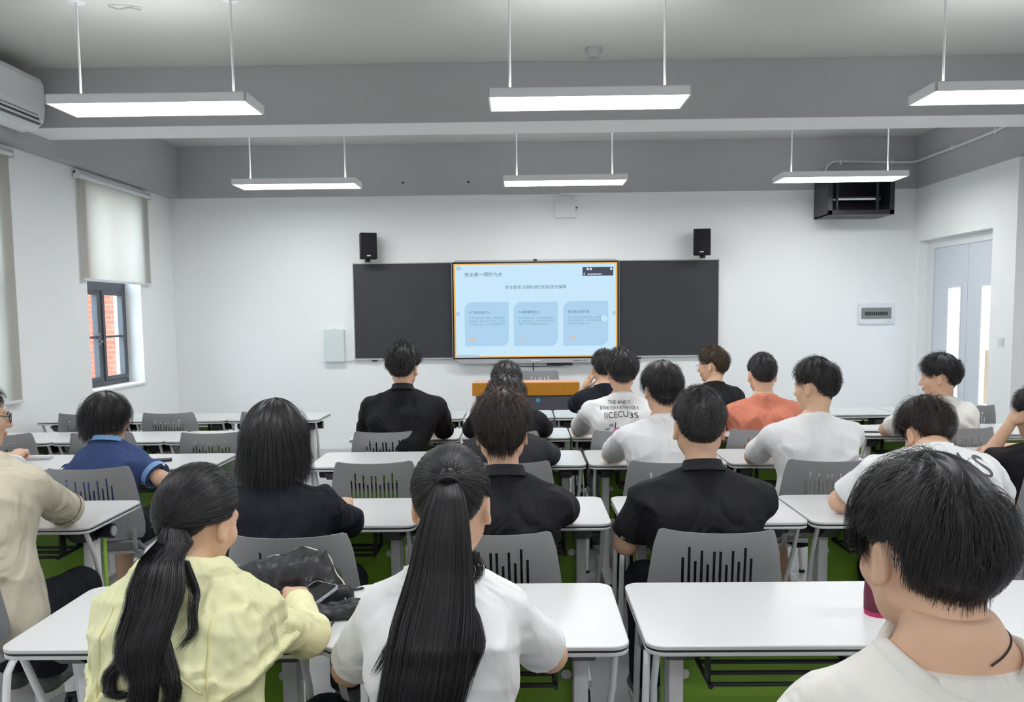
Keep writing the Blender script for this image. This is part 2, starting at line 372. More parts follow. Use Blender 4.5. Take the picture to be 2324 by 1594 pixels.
# slide coordinates: zoom-crop pixels of the screen (145..2165 x 145..1305), measured on the photo
def sx(x): return -sw + (x-145)/2020*2*sw
def sz(y, x=1155): return sh - (y-(170-.0125*(x-145)))/1130*2*sh
def slide_shape(name, poly, m, y=-.0985): 
    b = B(); prism(b, poly, y, y+.001, 'y'); return OB(name, b, m, scr)
for (x0, x1, y0, y1) in ((275, 822, 625, 1158), (882, 1432, 620, 1155), (1495, 2052, 610, 1147)):
    xm = (x0+x1)/2
    slide_shape('slide_card', rrect(sx(x0), sx(x1), sz(y1, xm), sz(y0, xm), 0, rr=(.09, 0, .09, 0)), E_CARD)
def text_mesh(body, size, align='LEFT'):
    cu = bpy.data.curves.new('t', 'FONT'); cu.body = body; cu.size = size; cu.align_x = align; cu.space_line = 1.35
    o = bpy.data.objects.new('t', cu); COL.objects.link(o); dg = bpy.context.evaluated_depsgraph_get()
    me = bpy.data.meshes.new_from_object(o.evaluated_get(dg)); bpy.data.objects.remove(o); bpy.data.curves.remove(cu)
    return me
def text_on(parent, name, items, m, y):
    "items: (body, size, x, z, align, width or None) all joined into one mesh on an XZ plane"
    V = []; Fc = []
    for (body, size, x, z, al, wd) in items:
        me = text_mesh(body, size, al); n0 = len(V); vs = [v.co.copy() for v in me.vertices]
        if not vs: continue
        k = 1
        if wd: k = wd/(max(v.x for v in vs)-min(v.x for v in vs))
        V += [(v.x*k+x, y, v.y+z) for v in vs]; Fc += [tuple(n0+i for i in p.vertices) for p in me.polygons]; bpy.data.meshes.remove(me)
    me = bpy.data.meshes.new(name); me.from_pydata(V, [], Fc); return link_mesh(name, me, m, parent)
yT = -.0995
for nm_, it_ in (('slide_title', ('安全第一预防为主', .052, sx(278), sz(318, 400), 'LEFT', sx(742)-sx(278))), ('slide_subtitle', ('安全是实习顺利进行的前提与保障', .045, sx(780), sz(462), 'LEFT', sx(1530)-sx(780))),
    ('card_title', ('实习安全是什么', .034, sx(328), sz(764, 450), 'LEFT', sx(586)-sx(328))), ('card_title', ('为何要重视安全', .034, sx(938), sz(757, 1050), 'LEFT', sx(1195)-sx(938))),
    ('card_title', ('安全意识的价值', .034, sx(1550), sz(750, 1700), 'LEFT', sx(1810)-sx(1550)))): text_on(scr, nm_, [it_], E_TXT, yT)
body = []
for x0, y0, x1, ls in ((328, 828, 772, ('实习安全是指在实习期间，通过采取各种', '有效措施，保障个人的人身安全、财产安', '全以及信息安全，防止意外事故的发生。')),
                   (938, 822, 1385, ('实习环境复杂多变，与校园生活有很大不', '同，提高安全意识，是保护自身安全的前提，', '确保实习任务圆满完成的关键所在。')),
                   (1550, 815, 1990, ('安全意识能帮助我们预判风险，规避危', '它是一种基本素养，无论我们将来从事何', '是走向社会的重要一课。'))):
    for k, s in enumerate(ls): body.append((s, .024, sx(x0), sz(y0+k*37, x0+200), 'LEFT', (sx(x1)-sx(x0))*min(1, len(s)/18)))
for k_ in range(3): text_on(scr, 'card_text', body[k_*3:k_*3+3], E_BODY, yT)
for s, x, y in (('01', 332, 1092), ('02', 945, 1087), ('03', 1572, 1080)): text_on(scr, 'card_number', [(s, .062, sx(x), sz(y, x), 'LEFT', sx(x+68)-sx(x))], E_NUM, yT)
slide_shape('toolbar', rrect(sx(1737), sx(2115), sz(308, 1900), sz(205, 1900), .003), E_BAR)
for x, y in ((1800, 228), (1838, 228), (2090, 224)): b = B(); box(b, sx(x-12), sx(x+12), yT, yT+.0008, sz(y+14, x), sz(y-14, x)); OB('toolbar_icon', b, E_WH, scr)
b = B()
for k in range(9): box(b, sx(1800+k*20), sx(1813+k*20), yT, yT+.0008, sz(297, 1880), sz(281, 1880))
box(b, sx(1752), sx(1762), yT, yT+.0008, sz(302, 1750), sz(272, 1750)); OB('toolbar_text', b, E_WH, scr)
slide_shape('menu_button', rrect(sx(180), sx(240), sz(246, 210), sz(202, 210), .008), E_BT)
slide_shape('status_bar', rrect(sx(180), sx(450), sz(1292, 300), sz(1262, 300), .002), E_BT, -.1005)
b = B(); cyl(b, (sx(2004), -.0995, sz(820, 2004)), .036, .001, 'y', 28); OB('round_button', b, E_BG, scr)
for x, y in ((193, 768), (2124, 750)): slide_shape('side_button', rrect(sx(x-20), sx(x+20), sz(y+22, x), sz(y-22, x), .008), E_BT)
# cable under the display and thin marker tray
t = thing('display_cable', 'black power cable hanging below the wall display', 'cable', (0, 0, 0))
b = B(); tube(b, smooth_path([(.12, 9.70, .99), (.125, 9.72, .92), (.12, 9.735, .75), (.13, 9.735, .35)]), .006, 6); OB('cord', b, BLACKP, t)
b = B(); tube(b, smooth_path([(-.35, 9.72, .975), (-.1, 9.73, .955), (.15, 9.73, .948), (.42, 9.73, .957), (.55, 9.72, .975)]), .004, 6); OB('thin_cord', b, BLACKP, t)
b = B(); box(b, .28, .58, 9.66, 9.74, .965, .982, .004); OB('adapter', b, BLACKP, t)
def speaker(p, side, label):
    t = thing('loudspeaker', label, 'speaker', p, math.radians(14)*side, 'wall loudspeakers')
    b = B(); box(b, -.095, .095, -.17, 0, -.145, .145, .008); OB('cabinet', b, BLACKP, t, angle=40)
    b = B(); box(b, -.088, .088, -.182, -.168, -.138, .138, .008); OB('grille', b, mat('speaker cloth', (.010, .010, .013), .9, bump=(400, .5, .002)), t, angle=40)
    b = B(); box(b, -.022, .022, -.185, -.181, -.118, -.106, .002); OB('badge', b, WHITEM, t)
    b = B(); box(b, -.02, .02, -.06, .05, -.17, -.145, .003); box(b, -.03, .03, .03, .06, -.17, -.02, .003); OB('wall_bracket', b, BLACKP, t)
speaker((-1.76, YF-.095, 2.345), 1, 'black loudspeaker on the wall above the left board half')
speaker((2.06, YF-.095, 2.345), -1, 'black loudspeaker on the wall above the right board half')
t = thing('wireless_router', 'square white router on the wall above the screen', 'router', (.505, YW, 2.77))
b = B(); prism(b, rrect(-.118, .118, -.115, .115, .02), -.045, 0, 'y'); OB('casing', b, PLW, t, angle=40)
b = B(); box(b, .118, .14, -.03, -.02, -.01, .004); OB('antenna_plug', b, BLACKP, t)
b = B(); box(b, .06, .09, -.047, -.045, .088, .095); box(b, -.095, -.088, -.047, -.045, -.095, -.088); OB('printed_mark', b, ALU, t)
t = thing('wall_box', 'pale grey flat wall box left of the blackboard', 'box', (-2.185, YW, 1.215))
b = B(); prism(b, rrect(-.118, .118, -.19, .19, .015), -.06, 0, 'y'); OB('casing', b, PLG, t, angle=40)
b = B(); prism(b, rrect(-.112, .112, -.182, .184, .012), -.066, -.06, 'y'); OB('cover', b, PLG, t, angle=40)
b = B(); box(b, -.03, .03, -.05, -.02, .189, .196, .002); OB('catch', b, ALU, t)
b = B(); tube(b, smooth_path([(.118, -.02, -.18), (.17, -.01, -.185), (.235, -.02, -.165)]), .004, 6); OB('cord', b, ALU, t)
t = thing('distribution_box', 'white electrical distribution box with a smoked glass window', 'box', (4.08, YW, 1.52))
b = B(); prism(b, rrect(-.20, .20, -.118, .118, .01), -.022, 0, 'y'); OB('casing', b, PLW, t, angle=40)
b = B(); box(b, -.172, .172, -.026, -.022, -.06, .068, .002); wn = OB('cover_window', b, mat('smoked cover', (.22, .23, .22), .2), t)
b = B()
for k in range(11): box(b, -.13+k*.024, -.112+k*.024, -.028, -.025, -.02, .02)
OB('breaker', b, BLACKP, wn)
b = B(); box(b, .12, .165, -.024, -.021, -.098, -.088); OB('printed_mark', b, ALU, t)
# network cabinet hung from the beam
t = thing('network_cabinet', 'black open-front network cabinet high on the front wall', 'cabinet', (3.70, YF-.03, 2.82))
w, dpt, hz = .36, .42, .22
b = B()
box(b, -w, -w+.012, -dpt, 0, -hz, hz); box(b, w-.012, w, -dpt, 0, -hz, hz); box(b, -w, w, -dpt, 0, -hz, -hz+.012); box(b, -w, w, -dpt, 0, hz-.012, hz); box(b, -w, w, -.012, 0, -hz, hz)
CAB = mat('cabinet steel', (.022, .023, .027), .32)
OB('shell', b, CAB, t)
b = B()
for (a0, a1, c0, c1) in ((-w, w, hz-.06, hz), (-w, w, -hz, -hz+.05), (-w, -w+.05, -hz, hz), (w-.05, w, -hz, hz)): box(b, a0, a1, -dpt-.02, -dpt, c0, c1, .003)
OB('front_frame', b, CAB, t)
b = B(); box(b, -w+.12, w-.12, -dpt+.05, -dpt+.22, -.06, -.015, .003); eq = OB('switch_unit', b, BLACKP, t)
b = B(); box(b, -w+.13, w-.16, -dpt+.045, -dpt+.05, -.055, -.035); box(b, -w+.08, -w+.11, -dpt+.045, -dpt+.06, -.06, -.04); OB('label_strip', b, PLW, t)
b = B(); box(b, w-.18, w-.155, -dpt+.02, -dpt+.05, -.17, .14); box(b, -w+.10, -w+.125, -dpt+.02, -dpt+.05, -.17, .14); OB('rack_rail', b, CAB, t)
b = B(); box(b, -.20, .1, -dpt*.55, -dpt*.42, -hz-.002, -hz+.002); OB('vent', b, FRAMEB, t)
b = B(); box(b, -w+.08, -w+.15, -dpt-.023, -dpt-.018, hz-.05, hz-.02); OB('white_tag', b, PLW, t)
# conduit
t = thing('cable_conduit', 'white conduit pipe running along the grey beam into the black cabinet', 'pipe')
b = B(); tube(b, smooth_path([(3.45, YF-.05, 3.03), (3.46, YF-.05, 3.16), (3.52, YF-.05, 3.225), (3.62, YF-.05, 3.24), (4.3, YF-.05, 3.225), (4.42, YF-.06, 3.225), (4.465, YF-.15, 3.225), (4.465, 9.3, 3.225), (4.465, 8.3, 3.225), (4.465, 7.8, 3.24), (4.465, 7.3, 3.24)], 5), .014, 10)
OB('pipe', b, PLW, t, angle=60)
for (x, y) in ((3.62, YF-.045), (4.2, YF-.045), (4.475, 8.9), (4.475, 8.1)):
    b = B(); box(b, x-.012, x+.012, y-.02, y+.02, 3.205, 3.26, .002); OB('pipe_clip', b, PLW, t)
# holes in the beams
for (x, y, z) in ((-1.35, YF-.031, 3.071), (-.60, YF-.031, 3.071)):
    b = B(); cyl(b, (0, 0, 0), .012, .004, 'y', 12); o = OB('anchor_hole', b, FRAMEB); o.location = (x, y, z); tag(o, 'small dark anchor hole in the grey beam, %s' % ('left one, above the left board half' if x < -1 else 'right one, nearer the screen'), 'hole', 'anchor holes in the front beam')
t = thing('smoke_detector', 'round grey painted detector at the foot of the ceiling beam', 'detector', (.545, 6.35, ZC))
b = B(); cyl(b, (0, 0, -.015), .06, .03, 'z', 24); OB('base', b, GREYP, t, angle=40)
b = B(); cyl(b, (0, 0, -.05), .04, .045, 'z', 24, r2=.052); OB('sensor', b, GREYP, t, angle=40)

# ------------------------------------------------------------------ air conditioner
t = thing('air_conditioner', 'white wall-mounted air conditioner in the upper left corner', 'air conditioner', (-3.93, 5.45, 3.20))
b = B(); prism(b, [(0, -.17), (.10, -.20), (.20, -.19), (.265, -.13), (.28, -.05), (.28, .15), (.255, .20), (0, .20)], 0, 1.10, 'y')
o = OB('casing', b, PLW, t); m_ = o.modifiers.new('bevel', 'BEVEL'); m_.width = .014; m_.segments = 3; m_.limit_method = 'ANGLE'
mt = Matrix.Translation((.262, 0, -.108)) @ Matrix.Rotation(math.radians(72), 4, 'Y')
b = B(); box(b, -.060, .062, .05, 1.0, -.004, .016, mtx=mt); OB('air_outlet', b, BLACKP, t)
for dx in (-.040, .004, .044):
    b = B(); box(b, dx-.010, dx+.012, .06, .99, .010, .020, .002, mtx=mt); OB('louver', b, PLW, t)

# ------------------------------------------------------------------ pendant panel lights
LIGHTE = bpy.data.materials.new('lit diffuser'); LIGHTE.use_nodes = True
p = LIGHTE.node_tree.nodes['Principled BSDF']; p.inputs['Base Color'].default_value = (.8, .8, .8, 1)
p.inputs['Emission Color'].default_value = (.97, .985, 1, 1); p.inputs['Emission Strength'].default_value = PANEL
LIGHTU = LIGHTE.copy(); LIGHTU.node_tree.nodes['Principled BSDF'].inputs['Emission Strength'].default_value = UPL  # glow of the added fill strip
def make_lamp():
    t = thing('pendant_light', '', 'ceiling light', (0, 0, 2.84))
    b = B(); L, D, hh = .60, .18, .055
    for (a0, a1, c0, c1) in ((-L, L, -D, -D+.012), (-L, L, D-.012, D), (-L, -L+.012, -D, D), (L-.012, L, -D, D)): box(b, a0, a1, c0, c1, 0, hh)
    box(b, -L, L, -D, D, hh-.004, hh); OB('housing', b, LAMPW, t)
    b = B(); box(b, -L+.012, L-.012, -D+.012, D-.012, .004, .010); OB('diffuser', b, LIGHTE, t)
    b = B(); box(b, -L+.05, L-.05, -.05, .05, hh, hh+.004); OB('added_uplight', b, LIGHTU, t)  # glowing strip added to brighten ceiling and beams, no real lamp part
    for x in (-.47, .47):
        b = B(); tube(b, [(x, 0, hh), (x, 0, ZC-2.84)], .0075, 8); OB('suspension_rod', b, WHITEM, t)
        b = B(); cyl(b, (x, 0, ZC-2.84-.015), .05, .03, 'z', 20); OB('ceiling_rose', b, WHITEM, t, angle=40)
    return t
L0 = make_lamp()
first = True
lab = {(5.23, 0): 'large hanging panel light nearest the air conditioner', (5.23, 1): 'large hanging panel light in the middle of the near row', (5.23, 2): 'large hanging panel light cut off by the right photo edge',
       (8.38, 0): 'smaller-looking far hanging panel light on the left, toward the blind', (8.38, 1): 'far hanging panel light in the middle, above the router', (8.38, 2): 'far hanging panel light in front of the black network cabinet'}
for y in (5.23, 8.38, 2.05, -1.05):
    for i, x in enumerate((-2.22, .41, 3.03) if y != 8.38 else (-2.2, .43, 3.12)):
        o = L0 if first else copy_tree(L0); first = False
        o.location = (x, y, 2.84)
        tag(o, lab.get((y, i)) or 'hanging panel light %s the photographer, %s' % ('just above' if y > 0 else 'far behind', ('window side', 'middle of the room', 'door side')[i]), 'ceiling light', 'pendant panel lights')
t = thing('cable_stub', 'short dark cable end beside the lamp mount at the ceiling', 'cable', (-2.55, 5.35, ZC))
b = B(); tube(b, smooth_path([(0, 0, -.01), (.06, .0, -.03), (.12, .02, -.015), (.18, .05, -.02)]), .005, 6); OB('cord', b, GREYP, t)

# ------------------------------------------------------------------ podium
t = thing('podium', 'grey teacher podium with an orange wooden front under the screen', 'podium', (.03, 8.3, 0))
b = B(); box(b, -.50, .50, .03, .33, 0, .75, .01); OB('body', b, PODG, t)
b = B(); box(b, -.535, .535, 0, .05, .75, .88, .004); OB('wooden_fascia', b, WOODO, t)
b = B(); box(b, -.535, .535, .05, .36, .85, .878, .004); OB('top', b, mat('podium top', (.72, .42, .3), .4), t)
b = B(); cyl(b, (.12, .026, .70), .022, .006, 'y', 20); OB('blue_badge', b, mat('blue badge', (.10, .42, .72), .4), t)

# ------------------------------------------------------------------ desks
def make_desk():
    t = thing('training_desk', '', 'desk')
    Wd, D = .378, .49
    def slab(z0, z1, inset):
        b = B(); prism(b, rrect(-Wd+inset, Wd-inset, inset, D-inset, .045, 7), z0, z1); return b
    b = B(); prism(b, rrect(-Wd, Wd, 0, D, .045, 7), .738, .750); prism(b, rrect(-Wd+.001, Wd-.001, .001, D-.001, .045, 7), .722, .7335)
    o = OB('tabletop', b, TOPW, t, angle=40); md = o.modifiers.new('bevel', 'BEVEL'); md.width = .003; md.segments = 2; md.limit_method = 'ANGLE'; md.angle_limit = 1.0
    OB('edge_stripe', slab(.733, .7385, .0018), STRIPE, t)
    b = B(); box(b, -.26, .26, .24, .29, .672, .705, .004); OB('crossbar', b, WHITEM, t)
    b = B(); box(b, -.275, .275, .29, .305, .38, .66, .004); OB('modesty_panel', b, GREEN, t)
    for s in (-1, 1):
        x = s*.27
        b = B(); box(b, x-.02, x+.02, .20, .27, .11, .66, .006); OB('column', b, WHITEM, t, angle=40)
        b = B(); box(b, x+s*.022-.004, x+s*.022+.004, .285, .31, .375, .665, .003); OB('panel_edge', b, LIME, t)
        b = B(); prism(b, [(.13, .722), (.40, .722), (.33, .68), (.30, .655), (.18, .655), (.16, .69)], x-.024, x+.024, 'x'); OB('hinge_arm', b, WHITEM, t)
        b = B(); prism(b, [(.08, .700), (.20, .715), (.24, .675), (.22, .645), (.15, .65)], x-.034, x+.034, 'x'); OB('hinge_cover', b, BLACKP, t)
        b = B(); cyl(b, (x+s*.06, .24, .675), .031, .06, 'x', 20); kn = OB('knob', b, BLACKP, t, angle=40)
        b = B(); cyl(b, (x+s*.092, .24, .675), .022, .006, 'x', 20); OB('knob_cap', b, ALU, kn, angle=40)
        b = B(); prism(b, rrect(x-.026, x+.026, .0, .48, .025), .085, .115); ft = OB('foot', b, WHITEM, t, angle=40)
        for y in (.03, .45):
            b = B()
            for q in (-.014, .014): cyl(b, (x+q, y, .032), .032, .014, 'x', 16)
            cyl(b, (x, y, .07), .012, .03, 'z', 10); box(b, x-.02, x+.02, y-.02, y+.02, .055, .075, .005)
            cs = OB('caster', b, RUBBER, ft, angle=40)
            b = B(); cyl(b, (x+.022, y, .032), .021, .003, 'x', 16); cyl(b, (x-.022, y, .032), .021, .003, 'x', 16); 
        b = B(); prism(b, rrect(x-s*.035-.014, x-s*.035+.014, .545, .572, .012), .272, .276, 'y'); OB('mounting_tab', b, WHITEM, t)
        b = B(); tube(b, [(s*.345, .05, .722), (s*.345, .11, .60), (s*.33, .20, .40)], .0095, 8); tube(b, [(s*.33, .20, .40), (s*.30, .235, .34)], .0095, 8); OB('support_tube', b, WHITEM, t, angle=60)
    b = B()
    for y in (.115, .185, .255, .32): tube(b, [(-.20, y, .600), (.20, y, .600)], .0065, 8)
    for s in (-1, 1):
        tube(b, [(s*.20, .10, .60), (s*.20, .33, .60)], .007, 8)
        for y in (.14, .27): box(b, s*.20-.004, s*.20+.004, y-.02, y+.02, .60, .722)
    OB('under_basket', b, BLACKP, t, angle=60)
    return t
D0 = make_desk()
ROWS = {1: (2.0, [(-1.32, -.53), (-.515, .262), (.297, 1.065), (1.073, 1.85)]),
        2: (3.2, [(-2.48, -1.71), (-1.19, -.425), (-.418, .345), (.382, 1.112), (1.12, 1.90)]),
        3: (4.47, [(-4.0, -3.245), (-3.24, -2.48), (-2.475, -1.715), (-1.18, -.42), (-.413, .343), (.355, 1.108), (1.117, 1.87), (2.23, 2.99)]),
        4: (5.46, [(-3.9, -3.145), (-3.14, -2.395), (-2.39, -1.635), (-1.16, -.425), (-.41, .314), (.32, 1.075), (1.085, 1.84), (2.23, 2.99), (3.0, 3.75)]),
        5: (6.55, [(-3.88, -3.125), (-3.12, -2.36), (-2.355, -1.62), (-1.20, -.475), (-.463, .245), (.251, 1.0), (1.01, 1.76), (2.2, 2.95), (2.96, 3.7)])}
rowname = {1: 'nearest row', 2: 'second row', 3: 'middle row', 4: 'fourth row', 5: 'farthest row'}
posname = {1: ['under the yellow jacket elbow', 'between the yellow and the white ponytail women', 'bare desk left of the big foreground head', 'beyond the big foreground head'],
           2: ['under the beige shirt arm', 'before the long-haired person in dark shirt', 'before the tousled man in black polo', 'before the short-haired man in black polo', 'under the elbow of the bowed man'],
           3: ['against the window wall', 'second from the window wall', 'before the man in blue shirt', 'with the empty chair, left of the centre block', 'before the person in charcoal shirt', 'before the white tee man with centre-parted hair', 'before the broad white tee man', 'by the person propping the head'],
           4: ['against the window wall', 'second from the window wall', 'third from the window wall', 'before the curly-haired man in black', 'before the black shirt behind charcoal shirt', 'before the printed white tee', 'before the salmon shirt', 'before the cream tee man', 'at the door side'],
           5: ['against the window wall', 'second from the window wall', 'third from the window wall, at the aisle', 'left end of the centre block', 'directly before the podium', 'before the man raising a hand', 'before the brown-haired man with glasses', 'beyond the broad white tee man', 'nearest the door']}
first = True
for r, (y, xs) in ROWS.items():
    for k, (x0, x1) in enumerate(xs):
        o = D0 if first else copy_tree(D0); first = False
        o.location = ((x0+x1)/2, y, 0); o.scale = ((x1-x0-.004)/.756, 1, 1)
        tag(o, 'white desk with green panel, %s, %s' % (rowname[r], posname[r][k]), 'desk', 'white desks of the %s' % rowname[r])

# ------------------------------------------------------------------ chairs
def make_chair():
    t = thing('plastic_chair', '', 'chair')
    # backrest: curved plate, 12 real slots; local y<0 is the back
    zs_top = .86; zb = .50
    hts = [.775, .812, .765, .802, .755, .800, .800, .755, .802, .765, .812, .775]
    pitch, sw_ = .0197, .0088
    cs = [(k-5.5)*pitch for k in range(12)]; slots = [(c-sw_/2, c+sw_/2, (.645 if k in (1, 3, 5, 6, 8, 10) else .615), hts[k]) for k, c in enumerate(cs)]
    xs = sorted({-.5, .5, -.47, .47, -.42, .42, -.36, .36, -.30, .30, -.24, .24, -.19, .19} | {round(s/.44, 5) for q in slots for s in q[:2]})
    zs = sorted({zb, .52, .57, .67, .72, .825, .84, .85, zs_top} | {q[2] for q in slots} | {q[3] for q in slots})
    def half(z): return .232 - .040*((z-.55)/.31)**1.2 if z > .55 else .232 - .05*((.55-z)/.05)**2*.4
    def P(u, z, off):
        hw = half(z); x = u*2*hw*.5/.5*1.0
        X = u*2*hw if abs(u) > .31 else u*.44*1.0
        # blend so slots stay straight
        k = max(0, (abs(u)-.30)/.20); X = (u*.44)*(1-k) + (math.copysign(1, u)*hw*abs(u)/.5)*k if abs(u) > .30 else u*.44
        top = zs_top - .035*max(0, (abs(u)-.44)/.06)**2 + .010*(abs(u)/.5)**2
        Z = z if z < .80 else .80 + (z-.80)/(zs_top-.80)*(top-.80)
        Y = -.215 - (Z-.50)*.16 + .05*(abs(u)/.5)**2.2 - off
        return (X, Y, Z)
    bm = B(); V = {}
    def vert(i, j, s):
        if (i, j, s) not in V: V[(i, j, s)] = bm.verts.new(P(xs[i], zs[j], s*.007))
        return V[(i, j, s)]
    def solid(i, j):
        if i < 0 or j < 0 or i >= len(xs)-1 or j >= len(zs)-1: return False
        xm = (xs[i]+xs[i+1])/2*.44; zm = (zs[j]+zs[j+1])/2
        return not any(a < xm < b_ and c < zm < d_ for a, b_, c, d_ in slots)
    for i in range(len(xs)-1):
        for j in range(len(zs)-1):
            if not solid(i, j): continue
            bm.faces.new([vert(i, j, 0), vert(i+1, j, 0), vert(i+1, j+1, 0), vert(i, j+1, 0)])
            bm.faces.new([vert(i, j, 1), vert(i, j+1, 1), vert(i+1, j+1, 1), vert(i+1, j, 1)])
            for (ii, jj, a, c) in ((i-1, j, (i, j), (i, j+1)), (i+1, j, (i+1, j+1), (i+1, j)), (i, j-1, (i+1, j), (i, j)), (i, j+1, (i, j+1), (i+1, j+1))):
                if not solid(ii, jj): bm.faces.new([vert(*a, 0), vert(*c, 0), vert(*c, 1), vert(*a, 1)])
    bk_ = OB('backrest', bm, CHAIRG, t, angle=35)
    for s in (-1, 1):
        for (u, z0, z1) in ((.155, .55, .70), (.185, .53, .68)): b = B(); tube(b, [(s*u, -.235-(z0-.5)*.16+.006, z0), (s*(u-.006), -.238-(z1-.5)*.16+.004, z1)], [.0035, .0012], 6); OB('ridge', b, CHAIRG, bk_, angle=60)
    # seat
    bm = B(); n = 12; top = []; bot = []
    for j in range(n+1):
        v = j/n; y = -.20+.42*v; hw = .205+.02*math.sin(v*PI); rt_ = []; rb = []
        for i in range(n+1):
            u = i/n*2-1; z = .445 - .015*(1-u*u)*(1-abs(2*v-1)) + (.0 if v > .15 else (.15-v)*.35) - (max(0, v-.85)**1.0)*.12
            rt_.append(bm.verts.new((u*hw, y, z))); rb.append(bm.verts.new((u*hw*.97, y, z-.014)))
        top.append(rt_); bot.append(rb)
    for j in range(n):
        for i in range(n):
            bm.faces.new((top[j][i], top[j][i+1], top[j+1][i+1], top[j+1][i])); bm.faces.new((bot[j][i], bot[j+1][i], bot[j+1][i+1], bot[j][i+1]))
        bm.faces.new((top[j][0], top[j+1][0], bot[j+1][0], bot[j][0])); bm.faces.new((top[j][n], bot[j][n], bot[j+1][n], top[j+1][n]))
    for i in range(n): bm.faces.new((top[0][i], bot[0][i], bot[0][i+1], top[0][i+1])); bm.faces.new((top[n][i], top[n][i+1], bot[n][i+1], bot[n][i]))
    OB('seat', bm, CHAIRG, t, angle=35)
    for s in (-1, 1):
        b = B(); tube(b, smooth_path([(s*.235, .24, .012), (s*.232, .215, .20), (s*.228, .19, .36), (s*.222, .155, .415), (s*.215, .08, .425), (s*.215, -.10, .425), (s*.218, -.17, .40), (s*.222, -.20, .34), (s*.235, -.27, .012)], 5), .0125, 10)
        OB('leg_frame', b, WHITEM, t, angle=60)
        b = B(); tube(b, smooth_path([(s*.19, -.05, .428), (s*.19, -.17, .43), (s*.192, -.215, .47), (s*.19, -.222, .56)], 4), .011, 8); OB('back_support', b, CHAIRG, t, angle=60)
        for y in (.24, -.27):
            b = B(); cyl(b, (s*.235, y, .008), .017, .016, 'z', 12); OB('foot_cap', b, RUBBER, t)
    b = B(); tube(b, [(-.215, .10, .418), (.215, .10, .418)], .010, 8); tube(b, [(-.215, -.12, .418), (.215, -.12, .418)], .010, 8); OB('crossbar', b, WHITEM, t, angle=60)
    return t
C0 = make_chair()
# x, y of the backrest top, yaw, label
CH = [(-.76, 2.62, 3, 'grey slotted chair behind the black jacket, holding the long-haired person'),
      (-.10, 2.64, -4, 'grey slotted chair of the tousled man in black polo'),
      (.62, 2.64, -5, 'grey slotted chair of the short-haired man in black polo'),
      (1.62, 2.80, 8, 'grey slotted chair of the bowed man in printed white tee'),
      (-1.95, 2.60, 0, 'grey chair under the beige-shirted man'),
      (-2.06, 3.86, 8, 'grey slotted chair behind the man in blue shirt'),
      (-.72, 3.95, 3, 'empty grey slotted chair in the middle row of the centre block'),
      (-.06, 3.92, 2, 'grey chair of the person in charcoal shirt'),
      (.69, 3.90, -3, 'grey chair of the white tee man with centre-parted hair'),
      (1.44, 3.90, -4, 'grey slotted chair of the broad white tee man'),
      (2.62, 3.95, 0, 'grey chair of the person in black propping the head'),
      (-3.0, 3.9, 0, 'grey chair of the person with clasped hands'),
      (-3.20, 5.0, 24, 'empty dark-looking grey chair turned sideways at the left photo edge'),
      (-2.60, 5.05, 3, 'empty grey chair just behind the blue-shirted man'),
      (-1.91, 5.03, 2, 'empty grey slotted chair in the fourth row, aisle end of the window block'),
      (-.84, 5.0, 2, 'grey slotted chair of the curly-haired man in black'),
      (-.10, 4.95, 0, 'grey chair of the black-shirted person hidden between two heads'),
      (.61, 4.95, -2, 'grey slotted chair of the printed white tee man'),
      (1.43, 4.95, -2, 'grey slotted chair of the salmon-shirted man'),
      (2.61, 4.95, -3, 'grey slotted chair of the cream tee man'),
      (-3.27, 6.1, -2, 'empty grey chair in the farthest row nearest the window wall'),
      (-2.63, 6.1, 2, 'empty grey slotted chair in the farthest row, right of the blue-shirted man'),
      (-1.9, 6.1, 1, 'empty grey chair in the farthest row, half hidden by long black hair'),
      (.58, 6.0, 0, 'grey chair of the man raising a hand'), (1.40, 6.0, 0, 'grey chair of the brown-haired man with glasses'),
      (3.26, 6.1, -3, 'empty grey slotted chair in the farthest row near the door'),
      (-.68, 1.36, 0, 'grey chair under the woman in the yellow jacket'), (-.17, 1.33, 0, 'grey chair under the white tee woman with long ponytail'), (.58, .85, 0, 'grey chair under the big-headed foreground man')]
first = True
for (x, y, a, lb) in CH:
    o = C0 if first else copy_tree(C0); first = False
    an = math.radians(a); o.rotation_euler = (0, 0, an)
    o.location = (x - .27*math.sin(an), y + .27*math.cos(an), 0); tag(o, lb, 'chair', 'grey slotted classroom chairs')
o = copy_tree(C0); o.rotation_euler = (0, 0, PI); o.location = (.19, 8.98, 0); o.scale = (1.03, 1, 1.08); tag(o, 'grey slotted chair facing the class behind the podium', 'chair', 'grey slotted classroom chairs')
